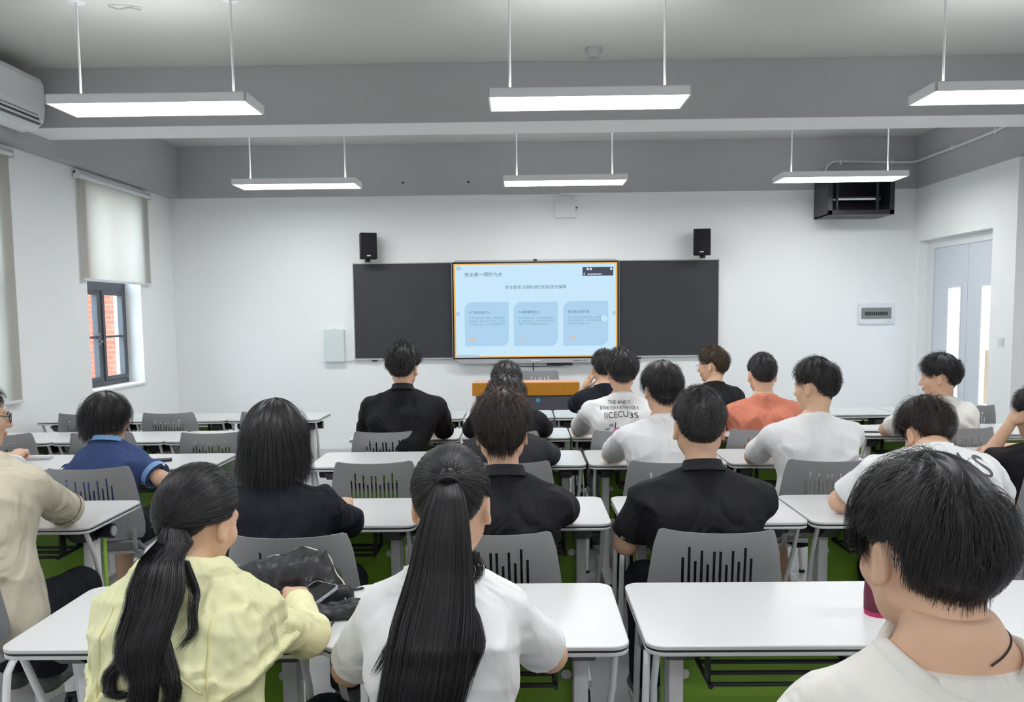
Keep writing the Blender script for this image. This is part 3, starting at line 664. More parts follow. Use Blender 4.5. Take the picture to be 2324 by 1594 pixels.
#PEOPLE#
# ------------------------------------------------------------------ people: distance-field bodies turned into meshes
f32 = np.float32
def V3(*a): return np.array(a, dtype=f32)
def rcone(P, a, b, ra, rb):
    ab = b-a; pa = P-a; t = np.clip(pa@ab/max(float(ab@ab), 1e-9), 0, 1)
    return np.linalg.norm(pa-t[:, None]*ab, axis=1) - (ra+(rb-ra)*t)
def ell(P, c, r, R=None):
    q = P-c
    if R is not None: q = q@R
    r = np.asarray(r, dtype=f32); k0 = np.linalg.norm(q/r, axis=1); k1 = np.linalg.norm(q/(r*r), axis=1)
    return k0*(k0-1)/np.maximum(k1, 1e-6)
def smin(a, b, k):
    h = np.clip(.5+.5*(b-a)/k, 0, 1); return b*(1-h)+a*h-k*h*(1-h)
def smax(a, b, k): return -smin(-a, -b, k)
def surfnet(fn, lo, hi, h):
    lo = np.array(lo, dtype=f32); n = np.ceil((np.array(hi)-lo)/h).astype(int)+1
    ax = [lo[i]+np.arange(n[i], dtype=f32)*h for i in range(3)]
    G = np.stack(np.meshgrid(*ax, indexing='ij'), -1).reshape(-1, 3)
    v = fn(G).reshape(n).astype(f32)
    v[0], v[-1] = 1, 1; v[:, 0], v[:, -1] = 1, 1; v[:, :, 0], v[:, :, -1] = 1, 1
    ins = v < 0; cn = np.zeros(n-1, dtype=int)
    for i in (0, 1):
        for j in (0, 1):
            for k in (0, 1): cn += ins[i:n[0]-1+i, j:n[1]-1+j, k:n[2]-1+k]
    act = (cn > 0) & (cn < 8); idx = -np.ones(n-1, dtype=np.int64); cells = np.argwhere(act); idx[act] = np.arange(len(cells))
    acc = np.zeros((len(cells), 3), dtype=f32); cnt = np.zeros(len(cells), dtype=f32); c = cells
    for axs in range(3):
        o1, o2 = [q for q in range(3) if q != axs]
        for a in (0, 1):
            for b_ in (0, 1):
                p = c.copy(); p[:, o1] += a; p[:, o2] += b_; q = p.copy(); q[:, axs] += 1
                v0 = v[p[:, 0], p[:, 1], p[:, 2]]; v1 = v[q[:, 0], q[:, 1], q[:, 2]]; m = (v0 < 0) != (v1 < 0)
                t = np.where(m, v0/np.where(m, v0-v1, 1), 0); pos = p.astype(f32); pos[:, axs] += t
                acc += pos*m[:, None]; cnt += m
    verts = lo + acc/cnt[:, None]*h
    quads = []
    for axs in range(3):
        o1, o2 = (axs+1) % 3, (axs+2) % 3
        sl0 = [slice(None)]*3; sl1 = [slice(None)]*3; sl0[axs] = slice(0, n[axs]-1); sl1[axs] = slice(1, n[axs])
        a = ins[tuple(sl0)]; b_ = ins[tuple(sl1)]; e = np.argwhere(a != b_)
        e = e[(e[:, o1] > 0) & (e[:, o2] > 0) & (e[:, o1] < n[o1]-1) & (e[:, o2] < n[o2]-1)]
        fl_ = a[e[:, 0], e[:, 1], e[:, 2]]
        def cell(d1, d2):
            p = e.copy(); p[:, o1] -= d1; p[:, o2] -= d2; return idx[p[:, 0], p[:, 1], p[:, 2]]
        Q = np.stack([cell(1, 1), cell(0, 1), cell(0, 0), cell(1, 0)], 1); Q[~fl_] = Q[~fl_][:, ::-1]
        quads.append(Q)
    Q = np.concatenate(quads); Q = Q[(Q >= 0).all(1)]
    return verts, Q
def rotm(yaw, pitch, roll=0):
    "columns: right, forward, up of the head; yaw + turns left, pitch + nods down, roll + tips to the right"
    R = Matrix.Rotation(math.radians(yaw), 3, 'Z') @ Matrix.Rotation(-math.radians(pitch), 3, 'X') @ Matrix.Rotation(math.radians(roll), 3, 'Y')
    return np.array(R, dtype=f32)
def head_sdf(P, Hc, R, s=1.0):
    q = (P-Hc)@R/s
    d = ell(q, V3(0, -.012, .022), (.0755, .094, .097)); d = smin(d, ell(q, V3(0, .028, -.030), (.060, .066, .086)), .03)
    x = np.abs(q[:, 0:1]); m = np.concatenate([x, q[:, 1:]], 1)
    d = smin(d, rcone(m, V3(.050, -.002, -.055), V3(.012, .066, -.096), .020, .016), .03)
    d = smin(d, ell(m, V3(.036, .062, -.028), (.026, .024, .024)), .02)
    d = smin(d, rcone(q, V3(-.03, .083, .020), V3(.03, .083, .020), .010, .010), .02)
    d = smax(d, -ell(m, V3(.032, .104, .003), (.017, .014, .010)), .012)
    d = smin(d, rcone(q, V3(0, .090, .004), V3(0, .108, -.030), .007, .0115), .010)
    d = smin(d, ell(m, V3(.010, .100, -.034), (.008, .009, .007)), .006)
    d = smin(d, ell(q, V3(0, .092, -.058), (.023, .011, .006)), .006); d = smin(d, ell(q, V3(0, .090, -.069), (.019, .011, .006)), .005)
    e = ell(m, V3(.081, -.006, -.008), (.0085, .019, .032)); e = smax(e, -ell(m, V3(.091, -.002, -.004), (.008, .011, .020)), .004)
    e = smin(e, ell(m, V3(.0835, .004, -.033), (.0055, .008, .010)), .006)
    d = smin(d, e, .010)
    return d*s
def hand_sdf(P, w, d, nrm, side, curl):
    "wrist w, direction d, palm normal nrm (palm side), side = direction of the thumb"
    a, n, s = d, nrm, side; k = lambda x, y, z: (w + s*x + a*y + n*z).astype(f32)
    D = rcone(P, k(.018, .02, 0), k(.022, .082, 0), .016, .0125); D = smin(D, rcone(P, k(-.016, .02, 0), k(-.024, .076, .002), .016, .012), .02)
    D = smin(D, rcone(P, k(0, -.03, 0), k(0, .03, 0), .026, .018), .03)
    for x, L in ((.026, .072), (.008, .080), (-.011, .074), (-.028, .058)):
        c1, c2 = curl*.5, curl*1.15
        p0 = k(x, .082, 0); p1 = k(x*1.05, .082+L*.42*math.cos(c1), L*.42*math.sin(c1)); p2 = p1 + a*(L*.33*math.cos(c2)) + n*(L*.33*math.sin(c2))
        c3 = curl*1.7; p3 = p2 + a*(L*.25*math.cos(c3)) + n*(L*.25*math.sin(c3))
        f = np.minimum(np.minimum(rcone(P, p0, p1, .0092, .0086), rcone(P, p1, p2.astype(f32), .0086, .0078)), rcone(P, p2.astype(f32), p3.astype(f32), .0078, .0066))
        D = smin(D, f, .005)
    t0 = k(.026, .022, .004); t1 = k(.046, .052, .016); t2 = k(.042, .080, .026*(.5+curl)); 
    D = smin(D, np.minimum(rcone(P, t0, t1, .0135, .0105), rcone(P, t1, t2, .0100, .0078)), .008)
    return D
def wr(P, amp, seed, k=1.0):
    "cloth folds: warped ridges"
    r = np.random.default_rng(seed); out = np.zeros(len(P), dtype=f32)
    for i in range(4):
        d1 = r.normal(size=3)*(1, 1, 1.2); d1 /= np.linalg.norm(d1); d2 = r.normal(size=3); d2 /= np.linalg.norm(d2); fr = (34+22*i)*k
        ph = P@d1.astype(f32)*fr + 1.9*np.sin(P@d2.astype(f32)*(13+7*i)+r.uniform(0, 6)) + r.uniform(0, 6)
        g = np.clip(np.sin(P@d2.astype(f32)[::-1]*9+r.uniform(0, 6))+.3, 0, 1)
        out += (1-np.abs(np.sin(ph*.5)))**2*g*(1.0-.18*i)
    return out*amp
def norm(v): v = np.asarray(v, dtype=np.float64); return (v/np.linalg.norm(v)).astype(f32)

AZT = {'short': [(0, 36), (40, 30), (62, 10), (80, -8), (98, 8), (118, -22), (140, -42), (180, -46)],
       'crop': [(0, 40), (40, 32), (62, 14), (80, -2), (98, 12), (120, -16), (145, -36), (180, -40)],
       'fringe': [(0, 36), (40, 30), (62, 12), (80, -6), (98, 6), (118, -16), (140, -36), (180, -48)],
       'long': [(0, 38), (40, 30), (60, 10), (80, -12), (98, -8), (118, -30), (140, -48), (180, -54)],
       'pony': [(0, 42), (40, 34), (60, 14), (80, -6), (98, 8), (118, -20), (140, -40), (180, -44)]}
SK = np.array([.0775, .096, .0995]); SC = np.array([0, -.012, .022])
def limit(az, kind):
    t = AZT[kind]; return np.interp(np.abs(az), [a for a, _ in t], [e for _, e in t])
def ribbons(pts, nrm, w, tip=.25):
    "pts (N,K,3), nrm (N,K,3) facing direction, w (N,) width -> verts, quads"
    N, K, _ = pts.shape; t = np.gradient(pts, axis=1); s = np.cross(t, nrm); s /= np.maximum(np.linalg.norm(s, axis=2, keepdims=True), 1e-9)
    prof = np.interp(np.linspace(0, 1, K), [0, .12, .6, 1], [.7, 1, .9, tip])[None, :, None]
    wd = w[:, None, None]*prof*.5; th = np.cross(s, t); th /= np.maximum(np.linalg.norm(th, axis=2, keepdims=True), 1e-9)
    mid = pts + th*wd*.35*np.sign(np.sum(th*nrm, axis=2, keepdims=True)+1e-9)
    v = np.stack([pts-s*wd, mid, pts+s*wd], 2).reshape(-1, 3)
    base = (np.arange(N)[:, None]*K+np.arange(K-1)[None])*3
    q = np.concatenate([np.stack([base+j, base+j+1, base+j+4, base+j+3], -1).reshape(-1, 4) for j in (0, 1)])
    return v, q
def hull(kind, thick, tz, seed):
    "hair cap over the skull in head coordinates"
    r = np.random.default_rng(seed); na, ne = 72, 26; az = np.linspace(-180, 180, na, endpoint=False); v = []
    lim = limit(az, kind) + r.normal(0, .8, na)
    ph = r.uniform(0, 6, 6)
    for j in range(ne+1):
        u = j/ne; el = lim+(90-lim)*u; e = np.radians(el); a = np.radians(az)
        d = np.stack([np.sin(a)*np.cos(e), np.cos(a)*np.cos(e), np.sin(e)], 1)
        tp = np.clip((el-lim)/16, 0, 1)**.7
        T = thick*(1+tz*np.clip(np.sin(e), 0, 1))*(.06+.94*tp)*(1+.12*np.sin(7*a+ph[0]+3*e)+.08*np.sin(13*a+ph[1]))
        v.append(SC + d*(SK+T[:, None]))
    v = np.array(v).reshape(-1, 3); q = []
    for j in range(ne):
        for i in range(na): q.append((j*na+i, j*na+(i+1) % na, (j+1)*na+(i+1) % na, (j+1)*na+i))
    return v, np.array(q)
def scalp(n, kind, r, margin=0):
    out = []
    while sum(len(o) for o in out) < n:
        d = r.normal(size=(n*3, 3)); d /= np.linalg.norm(d, axis=1, keepdims=True)
        az = np.degrees(np.arctan2(d[:, 0], d[:, 1])); el = np.degrees(np.arcsin(d[:, 2])); out.append(d[el > limit(az, kind)+margin])
    return np.concatenate(out)[:n]
def make_hair(st, seed, near, Rw):
    "st: style dict; returns verts, quads in head coordinates"
    r = np.random.default_rng(seed); kind = st['kind']; n = st['n']; K = st.get('K', 9)
    th = st['thick']; tz = st.get('top', .4)
    parts = [hull(kind, th*.80, tz, seed)]
    d = scalp(n, kind, r); az = np.degrees(np.arctan2(d[:, 0], d[:, 1])); el = np.degrees(np.arcsin(d[:, 2]))
    c = norm(st.get('crown', (.12, -.62, .80))).astype(float)
    if 'elmin' in st:
        k_ = (el > st['elmin']); d, az, el = d[k_], az[k_], el[k_]; n = len(d); parts = []
    p = SC + d*SK
    t = d*(d@c)[:, None]-c; t /= np.maximum(np.linalg.norm(t, axis=1, keepdims=True), 1e-6)
    sw = np.cross(d, c); v = t + sw*st.get('swirl', .35); v /= np.linalg.norm(v, axis=1, keepdims=True)
    grp = r.integers(0, st.get('clumps', 120), n); cd = r.normal(size=(st.get('clumps', 120), 3)); 
    lift = st.get('lift', .35); v = v*(1-lift)+d*lift + r.normal(size=(n, 3))*st.get('mess', .10) + cd[grp]*st.get('clump', .10)
    v /= np.linalg.norm(v, axis=1, keepdims=True)
    w = np.clip((el+25)/70, 0, 1)    # 0 nape .. 1 top
    L = (st['Lb']*(1-w)+st['Lt']*w)*r.uniform(.65, 1.1, n)
    if 'Lf' in st: L = np.where((np.abs(az) < 75) & (el > 20), st['Lf']*r.uniform(.75, 1.1, n), L)
    if 'Ls' in st: L = np.where((np.abs(az) > 70) & (np.abs(az) < 125) & (el < 40), st['Ls']*r.uniform(.7, 1.1, n), L)
    if kind != 'long' and 'elmin' not in st:
        sd_ = (np.abs(az) > 72) & (np.abs(az) < 122); L = np.where(sd_, np.minimum(L, np.clip((el-1)*.00170, .010, 1)), L)
    off = th*(1+tz*np.clip(d[:, 2], 0, 1))*r.uniform(.25, 1.06, n)*np.clip((el-limit(az, kind))/14, .22, 1)
    g = -np.array(Rw[2])  # gravity in head coordinates (rows of R give world axes)
    P_ = [p.copy()]; grav = st.get('grav', .25); ph = r.uniform(0, 6.28, n); curl = st.get('curl', 0); fr = st.get('freq', 3)
    b1 = np.cross(v, d); b1 /= np.maximum(np.linalg.norm(b1, axis=1, keepdims=True), 1e-6)
    for k in range(1, K):
        ds = (L/(K-1))[:, None]; s = k/(K-1)
        v = v + g*grav*(.3+s) + r.normal(size=(n, 3))*.03
        if curl: v = v + (b1*np.cos(ph+fr*6.28*s)[:, None]+d*np.sin(ph+fr*6.28*s)[:, None])*curl
        v /= np.linalg.norm(v, axis=1, keepdims=True); p = p+v*ds
        q = p-SC; k0 = np.linalg.norm(q/SK, axis=1); rad = np.linalg.norm(q, axis=1)
        oe = off if kind == 'long' else off*np.clip(1+(q[:, 2]+.015)*9, .2, 1)
        want = (1+oe*min(1, s*2.2)/np.mean(SK)); low = k0 < want; q = np.where(low[:, None], q*(want/np.maximum(k0, 1e-6))[:, None], q)
        cap = 1+oe*1.15/np.mean(SK); hi = (k0 > cap) & (q[:, 2] > (-.035 if kind == 'long' else -.075)); q = np.where(hi[:, None], q*(cap/np.maximum(k0, 1e-6))[:, None]*.6+q*.4, q)
        if kind == 'long': # keep clear of the neck
            m = (q[:, 2] < -.05); hr = np.hypot(q[:, 0], q[:, 1]+.01); want2 = .066+off*.9; m &= hr < want2; q[m, 0] *= (want2/hr)[m]; q[m, 1] *= (want2/hr)[m]
        p2 = q+SC; v = .5*v+.5*(p2-P_[-1])/np.maximum(np.linalg.norm(p2-P_[-1], axis=1, keepdims=True), 1e-6); v /= np.linalg.norm(v, axis=1, keepdims=True)
        p = p2; P_.append(p.copy())
    pts = np.stack(P_, 1); nr = pts-SC; nr /= np.linalg.norm(nr, axis=2, keepdims=True)
    nr = nr + r.normal(size=(n, 1, 3))*.35
    parts.append(ribbons(pts, nr, st.get('w', .0022)*r.uniform(.5, 1.3, n)))
    return parts
def join_parts(parts):
    V, Q, n = [], [], 0
    for v, q in parts: V.append(v); Q.append(q+n); n += len(v)
    return np.concatenate(V), np.concatenate(Q)
def pony_hair(st, seed, R, Hc):
    "ponytail: strands gathered at the tie, then down the tail; returned in person coordinates"
    r = np.random.default_rng(seed); n = st['n']; parts = []
    v, q = hull('pony', .006, .1, seed); parts.append(((v@R.T)+Hc, q))
    T = (R.T@(np.array(st['tie'])-Hc)); Td = (T-SC); Td /= np.linalg.norm(Td)
    d = scalp(n, 'pony', r); m = 9; S = np.linspace(0, 1, m); dot = np.clip(d@Td, -1, .9999); om = np.arccos(dot)[:, None]
    off = r.uniform(.003, .013, n)
    A = (np.sin((1-S)[None]*om)/np.sin(om))[:, :, None]*d[:, None]+(np.sin(S[None]*om)/np.sin(om))[:, :, None]*Td
    A /= np.linalg.norm(A, axis=2, keepdims=True); A = A + .018*np.sin(S*3.14)[None, :, None]*r.normal(size=(n, 1, 3)); A /= np.linalg.norm(A, axis=2, keepdims=True)
    head = SC + A*(SK+off[:, None, None]*(.4+.6*np.sin(S*3.14))[None, :, None]); head = head@R.T+Hc
    nr = A@R.T
    sb = bmesh.new(); bmesh.ops.create_uvsphere(sb, u_segments=16, v_segments=10, radius=st.get('tr', .019)*.98); sv = np.array([tuple(q.co) for q in sb.verts])*(1, .9, 1.2)+np.array(st['tie']); sq = np.array([[q.index for q in f_.verts] if len(f_.verts) == 4 else [q.index for q in f_.verts]+[f_.verts[2].index] for f_ in sb.faces]); sb.free(); parts.append((sv, sq[[len(set(a)) == 4 for a in sq.tolist()]]))
    w = st.get('w', .0022); parts.append(ribbons(head, nr+r.normal(size=(n, 1, 3))*.15, w*r.uniform(.5, 1.3, n), .8))
    for tl in st['tails']:   # each: pts [(x,y,z,rad)], n
        c = [np.array(q) for q in tl['pts']]; cp = np.array([tuple(q) for q in smooth_path([(a[0], a[1], a[2]) for a in c], 5)])
        K = len(cp); rd0 = np.interp(np.linspace(0, 1, K), np.linspace(0, 1, len(c)), [a[3] for a in c])
        for _ in range(60):
            bad = st['sdf'](cp.astype(f32)) < rd0*tl.get('flat', .5)*.8+.006+st.get('pad', 0)*(np.clip(np.arange(K)/8, 0, 1) if tl is st['tails'][0] else 1); bad[:3] &= tl is not st['tails'][0]; cp[bad, 1] -= .006
        K = len(cp); rad = np.interp(np.linspace(0, 1, K), np.linspace(0, 1, len(c)), [a[3] for a in c]); n2 = tl['n']
        u = np.sqrt(r.uniform(0, 1, n2))[:, None]; a = r.uniform(0, 6.28, n2)[:, None]; s = np.linspace(0, 1, K)[None]
        clp = r.integers(0, 26, n2); cphi = r.uniform(0, 6.28, 26)[clp][:, None]; camp = r.uniform(.2, 1, 26)[clp][:, None]
        ox = u*np.cos(a)*rad[None]; oy = u*np.sin(a)*rad[None]*tl.get('flat', .5)
        wv = tl.get('wave', .006); ox = ox + wv*camp*np.sin(tl.get('wf', 9)*s+cphi)*s; oy = oy + wv*.6*camp*np.cos(tl.get('wf', 9)*s+cphi)*s
        pts = cp[None]+np.stack([ox, oy, np.zeros_like(ox)], 2) + (r.normal(size=(n2, 1, 3))*.004)*s[:, :, None]
        Lf = r.uniform(tl.get('lmin', .8), 1, n2)   # shorter strands: resample
        idx = (np.linspace(0, 1, K)[None]*Lf[:, None])*(K-1); i0 = np.floor(idx).astype(int).clip(0, K-2); fr = (idx-i0)[:, :, None]
        pts = pts[np.arange(n2)[:, None], i0]*(1-fr)+pts[np.arange(n2)[:, None], i0+1]*fr
        out = np.stack([np.cos(a)*np.ones_like(s), np.sin(a)*np.ones_like(s), 0*s*a], 2)*.8+np.array([0, -.5, 0])+r.normal(size=(n2, 1, 3))*.2
        parts.append(ribbons(pts, out, tl.get('w', w)*r.uniform(.5, 1.3, n2), .3))
        if tl.get('core', True):
            bm_v = []; sg = 14
            for i in range(K):
                for j in range(sg): t_ = j/sg*6.283; bm_v.append(cp[i]+np.array([math.cos(t_)*rad[i]*.8, math.sin(t_)*rad[i]*.8*tl.get('flat', .5), 0])*(1-.35*i/K))
            q = [(i*sg+j, i*sg+(j+1) % sg, (i+1)*sg+(j+1) % sg, (i+1)*sg+j) for i in range(K-1) for j in range(sg)]
            parts.append((np.array(bm_v), np.array(q)))
    return parts

SHORTS = dict(kind='short', thick=.020, top=.5, n=2200, Lb=.035, Lt=.065, w=.0030, K=7, lift=.40, mess=.14, clump=.12)
def style(**k):
    d = dict(SHORTS); d.update(k); d['n'] = int(d['n']*1.45); d['w'] *= .72; return d
PCOUNT = [0]
def person(label, top, Y, pel=None, neck=(0, -.05, -.155), yaw=0, pitch=6, roll=0, byaw=0, sw=.175, row=None, arms=None, shirt=C_BLK, pants=C_PANT, kind='tee', hair=None, hmat=H_BLK,
           hs=1.0, near=False, group='seated class', legs=None, glasses=None, seedo=0, htop=.14, sleeve=.80, fold=.0135, curlh=.7, handn=None, extra=None, shorts=False, girth=1.0, beltz=.46, ar=1.0, neckr=.066, trim=None, zl=-.006, sdrop=.080):
    PCOUNT[0] += 1; seed = 100+PCOUNT[0]*7+seedo
    tp = at(top[0], top[1], Y); Hw = np.array([tp.x, Y, tp.z-htop*hs])
    Nw = Hw+np.array(neck); pw = np.array(pel if pel is not None else (Nw[0], Y-.20))
    org = np.array([pw[0], pw[1], 0.0]); root = thing('person', label, 'person', tuple(org), 0, group)
    Hc = (Hw-org).astype(f32); N = (Nw-org).astype(f32); R = rotm(yaw, pitch, roll)
    by = math.radians(byaw); ax = V3(math.cos(by), math.sin(by), 0); fy = V3(-math.sin(by), math.cos(by), 0)
    S = {s: (N + ax*s*sw + fy*.015 + V3(0, 0, -sdrop)).astype(f32) for s in (-1, 1)}
    if arms is None: arms = {}
    ry = ROWS[row][0]-org[1] if row else .35
    A = {}
    for s in (-1, 1):
        if s in arms: E, Wt = [np.array(q, dtype=f32)-org.astype(f32) for q in arms[s]]
        else:
            E = V3(S[s][0]+s*.055, ry+.05, .797); Wt = V3(S[s][0]-s*.07, ry+.24, .785)
        A[s] = (E.astype(f32), Wt.astype(f32))
    Pp = V3(0, 0, .52); Mid = ((Pp+N)*.5+V3(0, -.035, -.02)).astype(f32); Ch = (Pp*.22+N*.78+V3(0, -.015, -.02)).astype(f32)
    cw = .078*sw/.175; g = girth
    def torso(P, inf):
        d = None
        for s in (-1, 1):
            a = Pp+ax*s*.072*g; m = Mid+ax*s*.058*g; c_ = Ch+ax*s*cw
            q = np.minimum(rcone(P, a.astype(f32), m.astype(f32), .108*g+inf*.9, .098*g+inf), rcone(P, m.astype(f32), c_.astype(f32), .098*g+inf, .097*g+inf))
            d = q if d is None else smin(d, q, .06)
            d = smin(d, rcone(P, c_.astype(f32), (S[s]-ax*s*.03).astype(f32), .085+inf, .050+inf*.7), .05)
            d = smin(d, rcone(P, (N+V3(0, -.005, .015)).astype(f32), (S[s]-ax*s*.02).astype(f32), .048+inf*.6, .045+inf*.7), .045)
        return d
    def arm(P, s, i1=0, i2=0):
        E, Wt = A[s]
        return smin(rcone(P, S[s], E, .049*ar, .040*ar), rcone(P, E, Wt, .040*ar, .0265*ar), .03)
    nb = (Hc+R@V3(0, -.028, -.055)).astype(f32)
    L = {}
    for s in (-1, 1):
        if legs and s in legs: kn, an = [np.array(q, dtype=f32)-org.astype(f32) for q in legs[s]]
        else: kn, an = V3(s*.13, .43, .50), V3(s*.13, .36, .09)
        L[s] = (kn, an)
    def leg(P, s, i1=0, i2=0, part=1.0):
        kn, an = L[s]; d = rcone(P, V3(s*.09, .03, .51), kn, .082+i1, .058+i1)
        if part > 0: e = kn+(an-kn)*part; d = smin(d, rcone(P, kn, e.astype(f32), .056+i2, (.036 if part == 1 else .05)+i2), .03)
        return d
    # ---- body
    vs, qs = [], []; off = 0
    def add(v, q):
        nonlocal off
        vs.append(v); qs.append(q+off); off += len(v)
    allp = np.array([S[-1], S[1], A[-1][0], A[1][0], A[-1][1], A[1][1], N, V3(0, 0, .5)])
    lo, hi = allp.min(0)-.13, allp.max(0)+.13; lo[2] = .40; hi[2] = max(N[2]+.06, allp[:, 2].max()+.06); lo[1] = min(lo[1], -.17)
    zc = (N[2]+nb[2])*.5
    def body(P):
        d = torso(P, -.004)
        for s in (-1, 1): d = smin(d, arm(P, s), .03)
        for s in (-1, 1): d = smin(d, leg(P, s, 0, 0, 0 if not shorts else 1), .03)
        return smin(d, rcone(P, (N+V3(0, .01, -.03)).astype(f32), nb, .062, .050), .03)
    if shorts: lo[2] = .05; hi[1] = max(hi[1], L[1][0][1]+.1, L[-1][0][1]+.1); lo[1] = min(lo[1], L[1][1][1]-.1, L[-1][1][1]-.1)
    add(*surfnet(body, lo, np.array([hi[0], hi[1], max(hi[2], zc+.01)]), .010 if near else .0125))
    def hd(P):
        d = head_sdf(P, Hc, R, hs); return smin(d, rcone(P, N, nb, .0565, .0505), .022)
    hl = Hc-V3(.13, .15, .175)*hs; hl[2] = min(hl[2], zc-.02); hh = Hc+V3(.13, .15, .14)*hs
    add(*surfnet(hd, hl, hh, .0048 if near else .0068))
    hn = handn or {}
    for s in (-1, 1):
        E, Wt = A[s]; d = norm(Wt-E); n0 = np.array(hn.get(s, (0, 0, -1)), dtype=float); n_h = norm(n0-d*float(n0@d)); sd = norm(np.cross(d, n_h))
        if sd@ax*(-s) < 0: sd = -sd
        fn = lambda P: hand_sdf(P, Wt, d, n_h, sd, curlh)
        c = Wt+d*.07; add(*surfnet(fn, c-.125, c+.125, .0042 if near else .006))
    v, q = np.concatenate(vs), np.concatenate(qs)
    me = fast_mesh('body', v, q); o = link_mesh('body', me, [SKIN, LIPM, EYEW, IRIS], root, True)
    cen = v[q].mean(1); ql = (cen-Hc)@R/hs; mi = np.zeros(len(q), dtype=np.int32)
    mi[(np.abs(ql[:, 0]) < .022) & (ql[:, 1] > .088) & (ql[:, 2] < -.053) & (ql[:, 2] > -.074)] = 1
    me.polygons.foreach_set('material_index', mi)
    for s in (-1, 1):
        b = B(); bmesh.ops.create_uvsphere(b, u_segments=14, v_segments=10, radius=.0115*hs); p = Hc+R@V3(s*.031, .0785, .003)*hs
        bmesh.ops.translate(b, vec=Vector(p.tolist()), verts=b.verts); e = OB('eye', b, [EYEW, IRIS], root, smooth=True)
        fwd_ = R@V3(0, 1, 0); am = np.array([(np.array(f.center)-p)@fwd_/.0115/hs > .86 for f in e.data.polygons]); e.data.polygons.foreach_set('material_index', am.astype(np.int32))
    # eyebrows
    b = B()
    for s in (-1, 1): tube(b, [Vector((Hc+R@V3(s*x, y, z)*hs).tolist()) for x, y, z in ((.014, .0935, .020), (.030, .092, .024), (.046, .082, .020))], [.0022, .0028, .0012], 6)
    OB('eyebrow', b, hmat, root)
    # ---- shirt
    inf = .016 if kind != 'jacket' else .020
    fsl = sleeve
    def shirtf(P):
        d = torso(P, inf)
        for s in (-1, 1):
            E, Wt = A[s]; dr = norm(E-S[s]); r1, r2 = (.061*ar, .067*ar) if kind not in ('jacket', 'long') else (.066*ar, .062*ar)
            if fsl <= 1:
                e = (S[s]+(E-S[s])*fsl).astype(f32); a = rcone(P, S[s], e, r1, r2); u = (P-e)@dr; a = smax(a, u, .006)
                inner = rcone(P, S[s], (e+dr*.05).astype(f32), r1-.016, r2-.014); a = np.maximum(a, -np.maximum(inner, -(u+.035)))
            else:
                d2 = norm(Wt-E); e = (E+(Wt-E)*(fsl-1)).astype(f32); u = (P-e)@d2
                a = smin(rcone(P, S[s], E, r1, r2-.004), np.maximum(rcone(P, E, e, r2-.006, .043), u), .03)
            d = smin(d, a, .035)
        d = smin(d, rcone(P, (N+V3(0, .0, -.03)).astype(f32), nb, .074, .060), .03)
        if fold:
            fd = np.clip((np.linalg.norm(P-N, axis=1)-.10)/.08, 0, 1)
            if fsl <= 1:
                for s in (-1, 1): fd = fd*np.clip((np.linalg.norm(P-(S[s]+(A[s][0]-S[s])*fsl), axis=1)-.07)/.05, 0, 1)
            d = d - wr(P, fold, seed, .62)*fd + fold*.3*fd
        pl = norm((0, .42, 1)); d = smax(d, (P-(N+V3(0, -.02, .045 if kind != 'tee' else .030)))@pl, .008)
        if near and kind in ('tee', 'long', 'jacket'):
            qn = P-N; yy = qn@fy; rr = np.sqrt((qn@ax)**2+(yy*np.where(yy < 0, 1.14, .93))**2); d = smax(d, -np.maximum(rr-neckr, zl-.3*np.clip(qn@fy, 0, 1)-qn[:, 2]), .014)
        d = np.maximum(d, beltz-.02-P[:, 2])
        return d
    lo, hi = allp.min(0)-.14, allp.max(0)+.14; lo[2] = beltz-.04; hi[2] = max(N[2]+.10, S[1][2]+.10, S[-1][2]+.1); lo[1] = min(lo[1], -.19)
    if fsl <= 1: hi[1] = max(A[-1][0][1], A[1][0][1])+.09
    v, q = surfnet(shirtf, lo, hi, .0075 if near else .011)
    sname = {'tee': 't_shirt', 'polo': 'polo_shirt', 'jacket': 'jacket', 'long': 'long_sleeve_shirt', 'shirt': 'shirt'}[kind]
    so = link_mesh(sname, fast_mesh(sname, v, q), shirt, root, True); shirt_vq = (v, q)
    # collar
    b = B(); nd = norm(nb-N); c0 = N+V3(0, -.008, .036 if kind != 'tee' else .028); sg = 28
    if kind in ('polo', 'shirt'):
        rows_ = []; cz = 1 if kind == 'polo' else .5
        for (rr, dz, _) in [(.060, -.01, 0), (.059, .022*cz, 0), (.063, .026*cz, 0), (.076, -.010, 0), (.080, -.013, 0)]:
            rows_.append([b.verts.new(Vector((c0 + ax*rr*math.cos(t)*1.0 + fy*rr*math.sin(t)*1.08 + V3(0, 0, dz - .30*rr*math.sin(t) - (.014 if math.sin(t) > .8 else 0)))).to_tuple()) for t in [2*PI*k/sg for k in range(sg)]])
        for i in range(len(rows_)-1):
            for k in range(sg): b.faces.new((rows_[i][k], rows_[i][(k+1) % sg], rows_[i+1][(k+1) % sg], rows_[i+1][k]))
        for k in range(sg): b.faces.new((rows_[-1][k], rows_[-1][(k+1) % sg], rows_[0][(k+1) % sg], rows_[0][k]))
        cm = trim or shirt
        OB('collar', b, cm, so, smooth=True)
    elif kind in ('tee', 'long'):
        rows_ = []
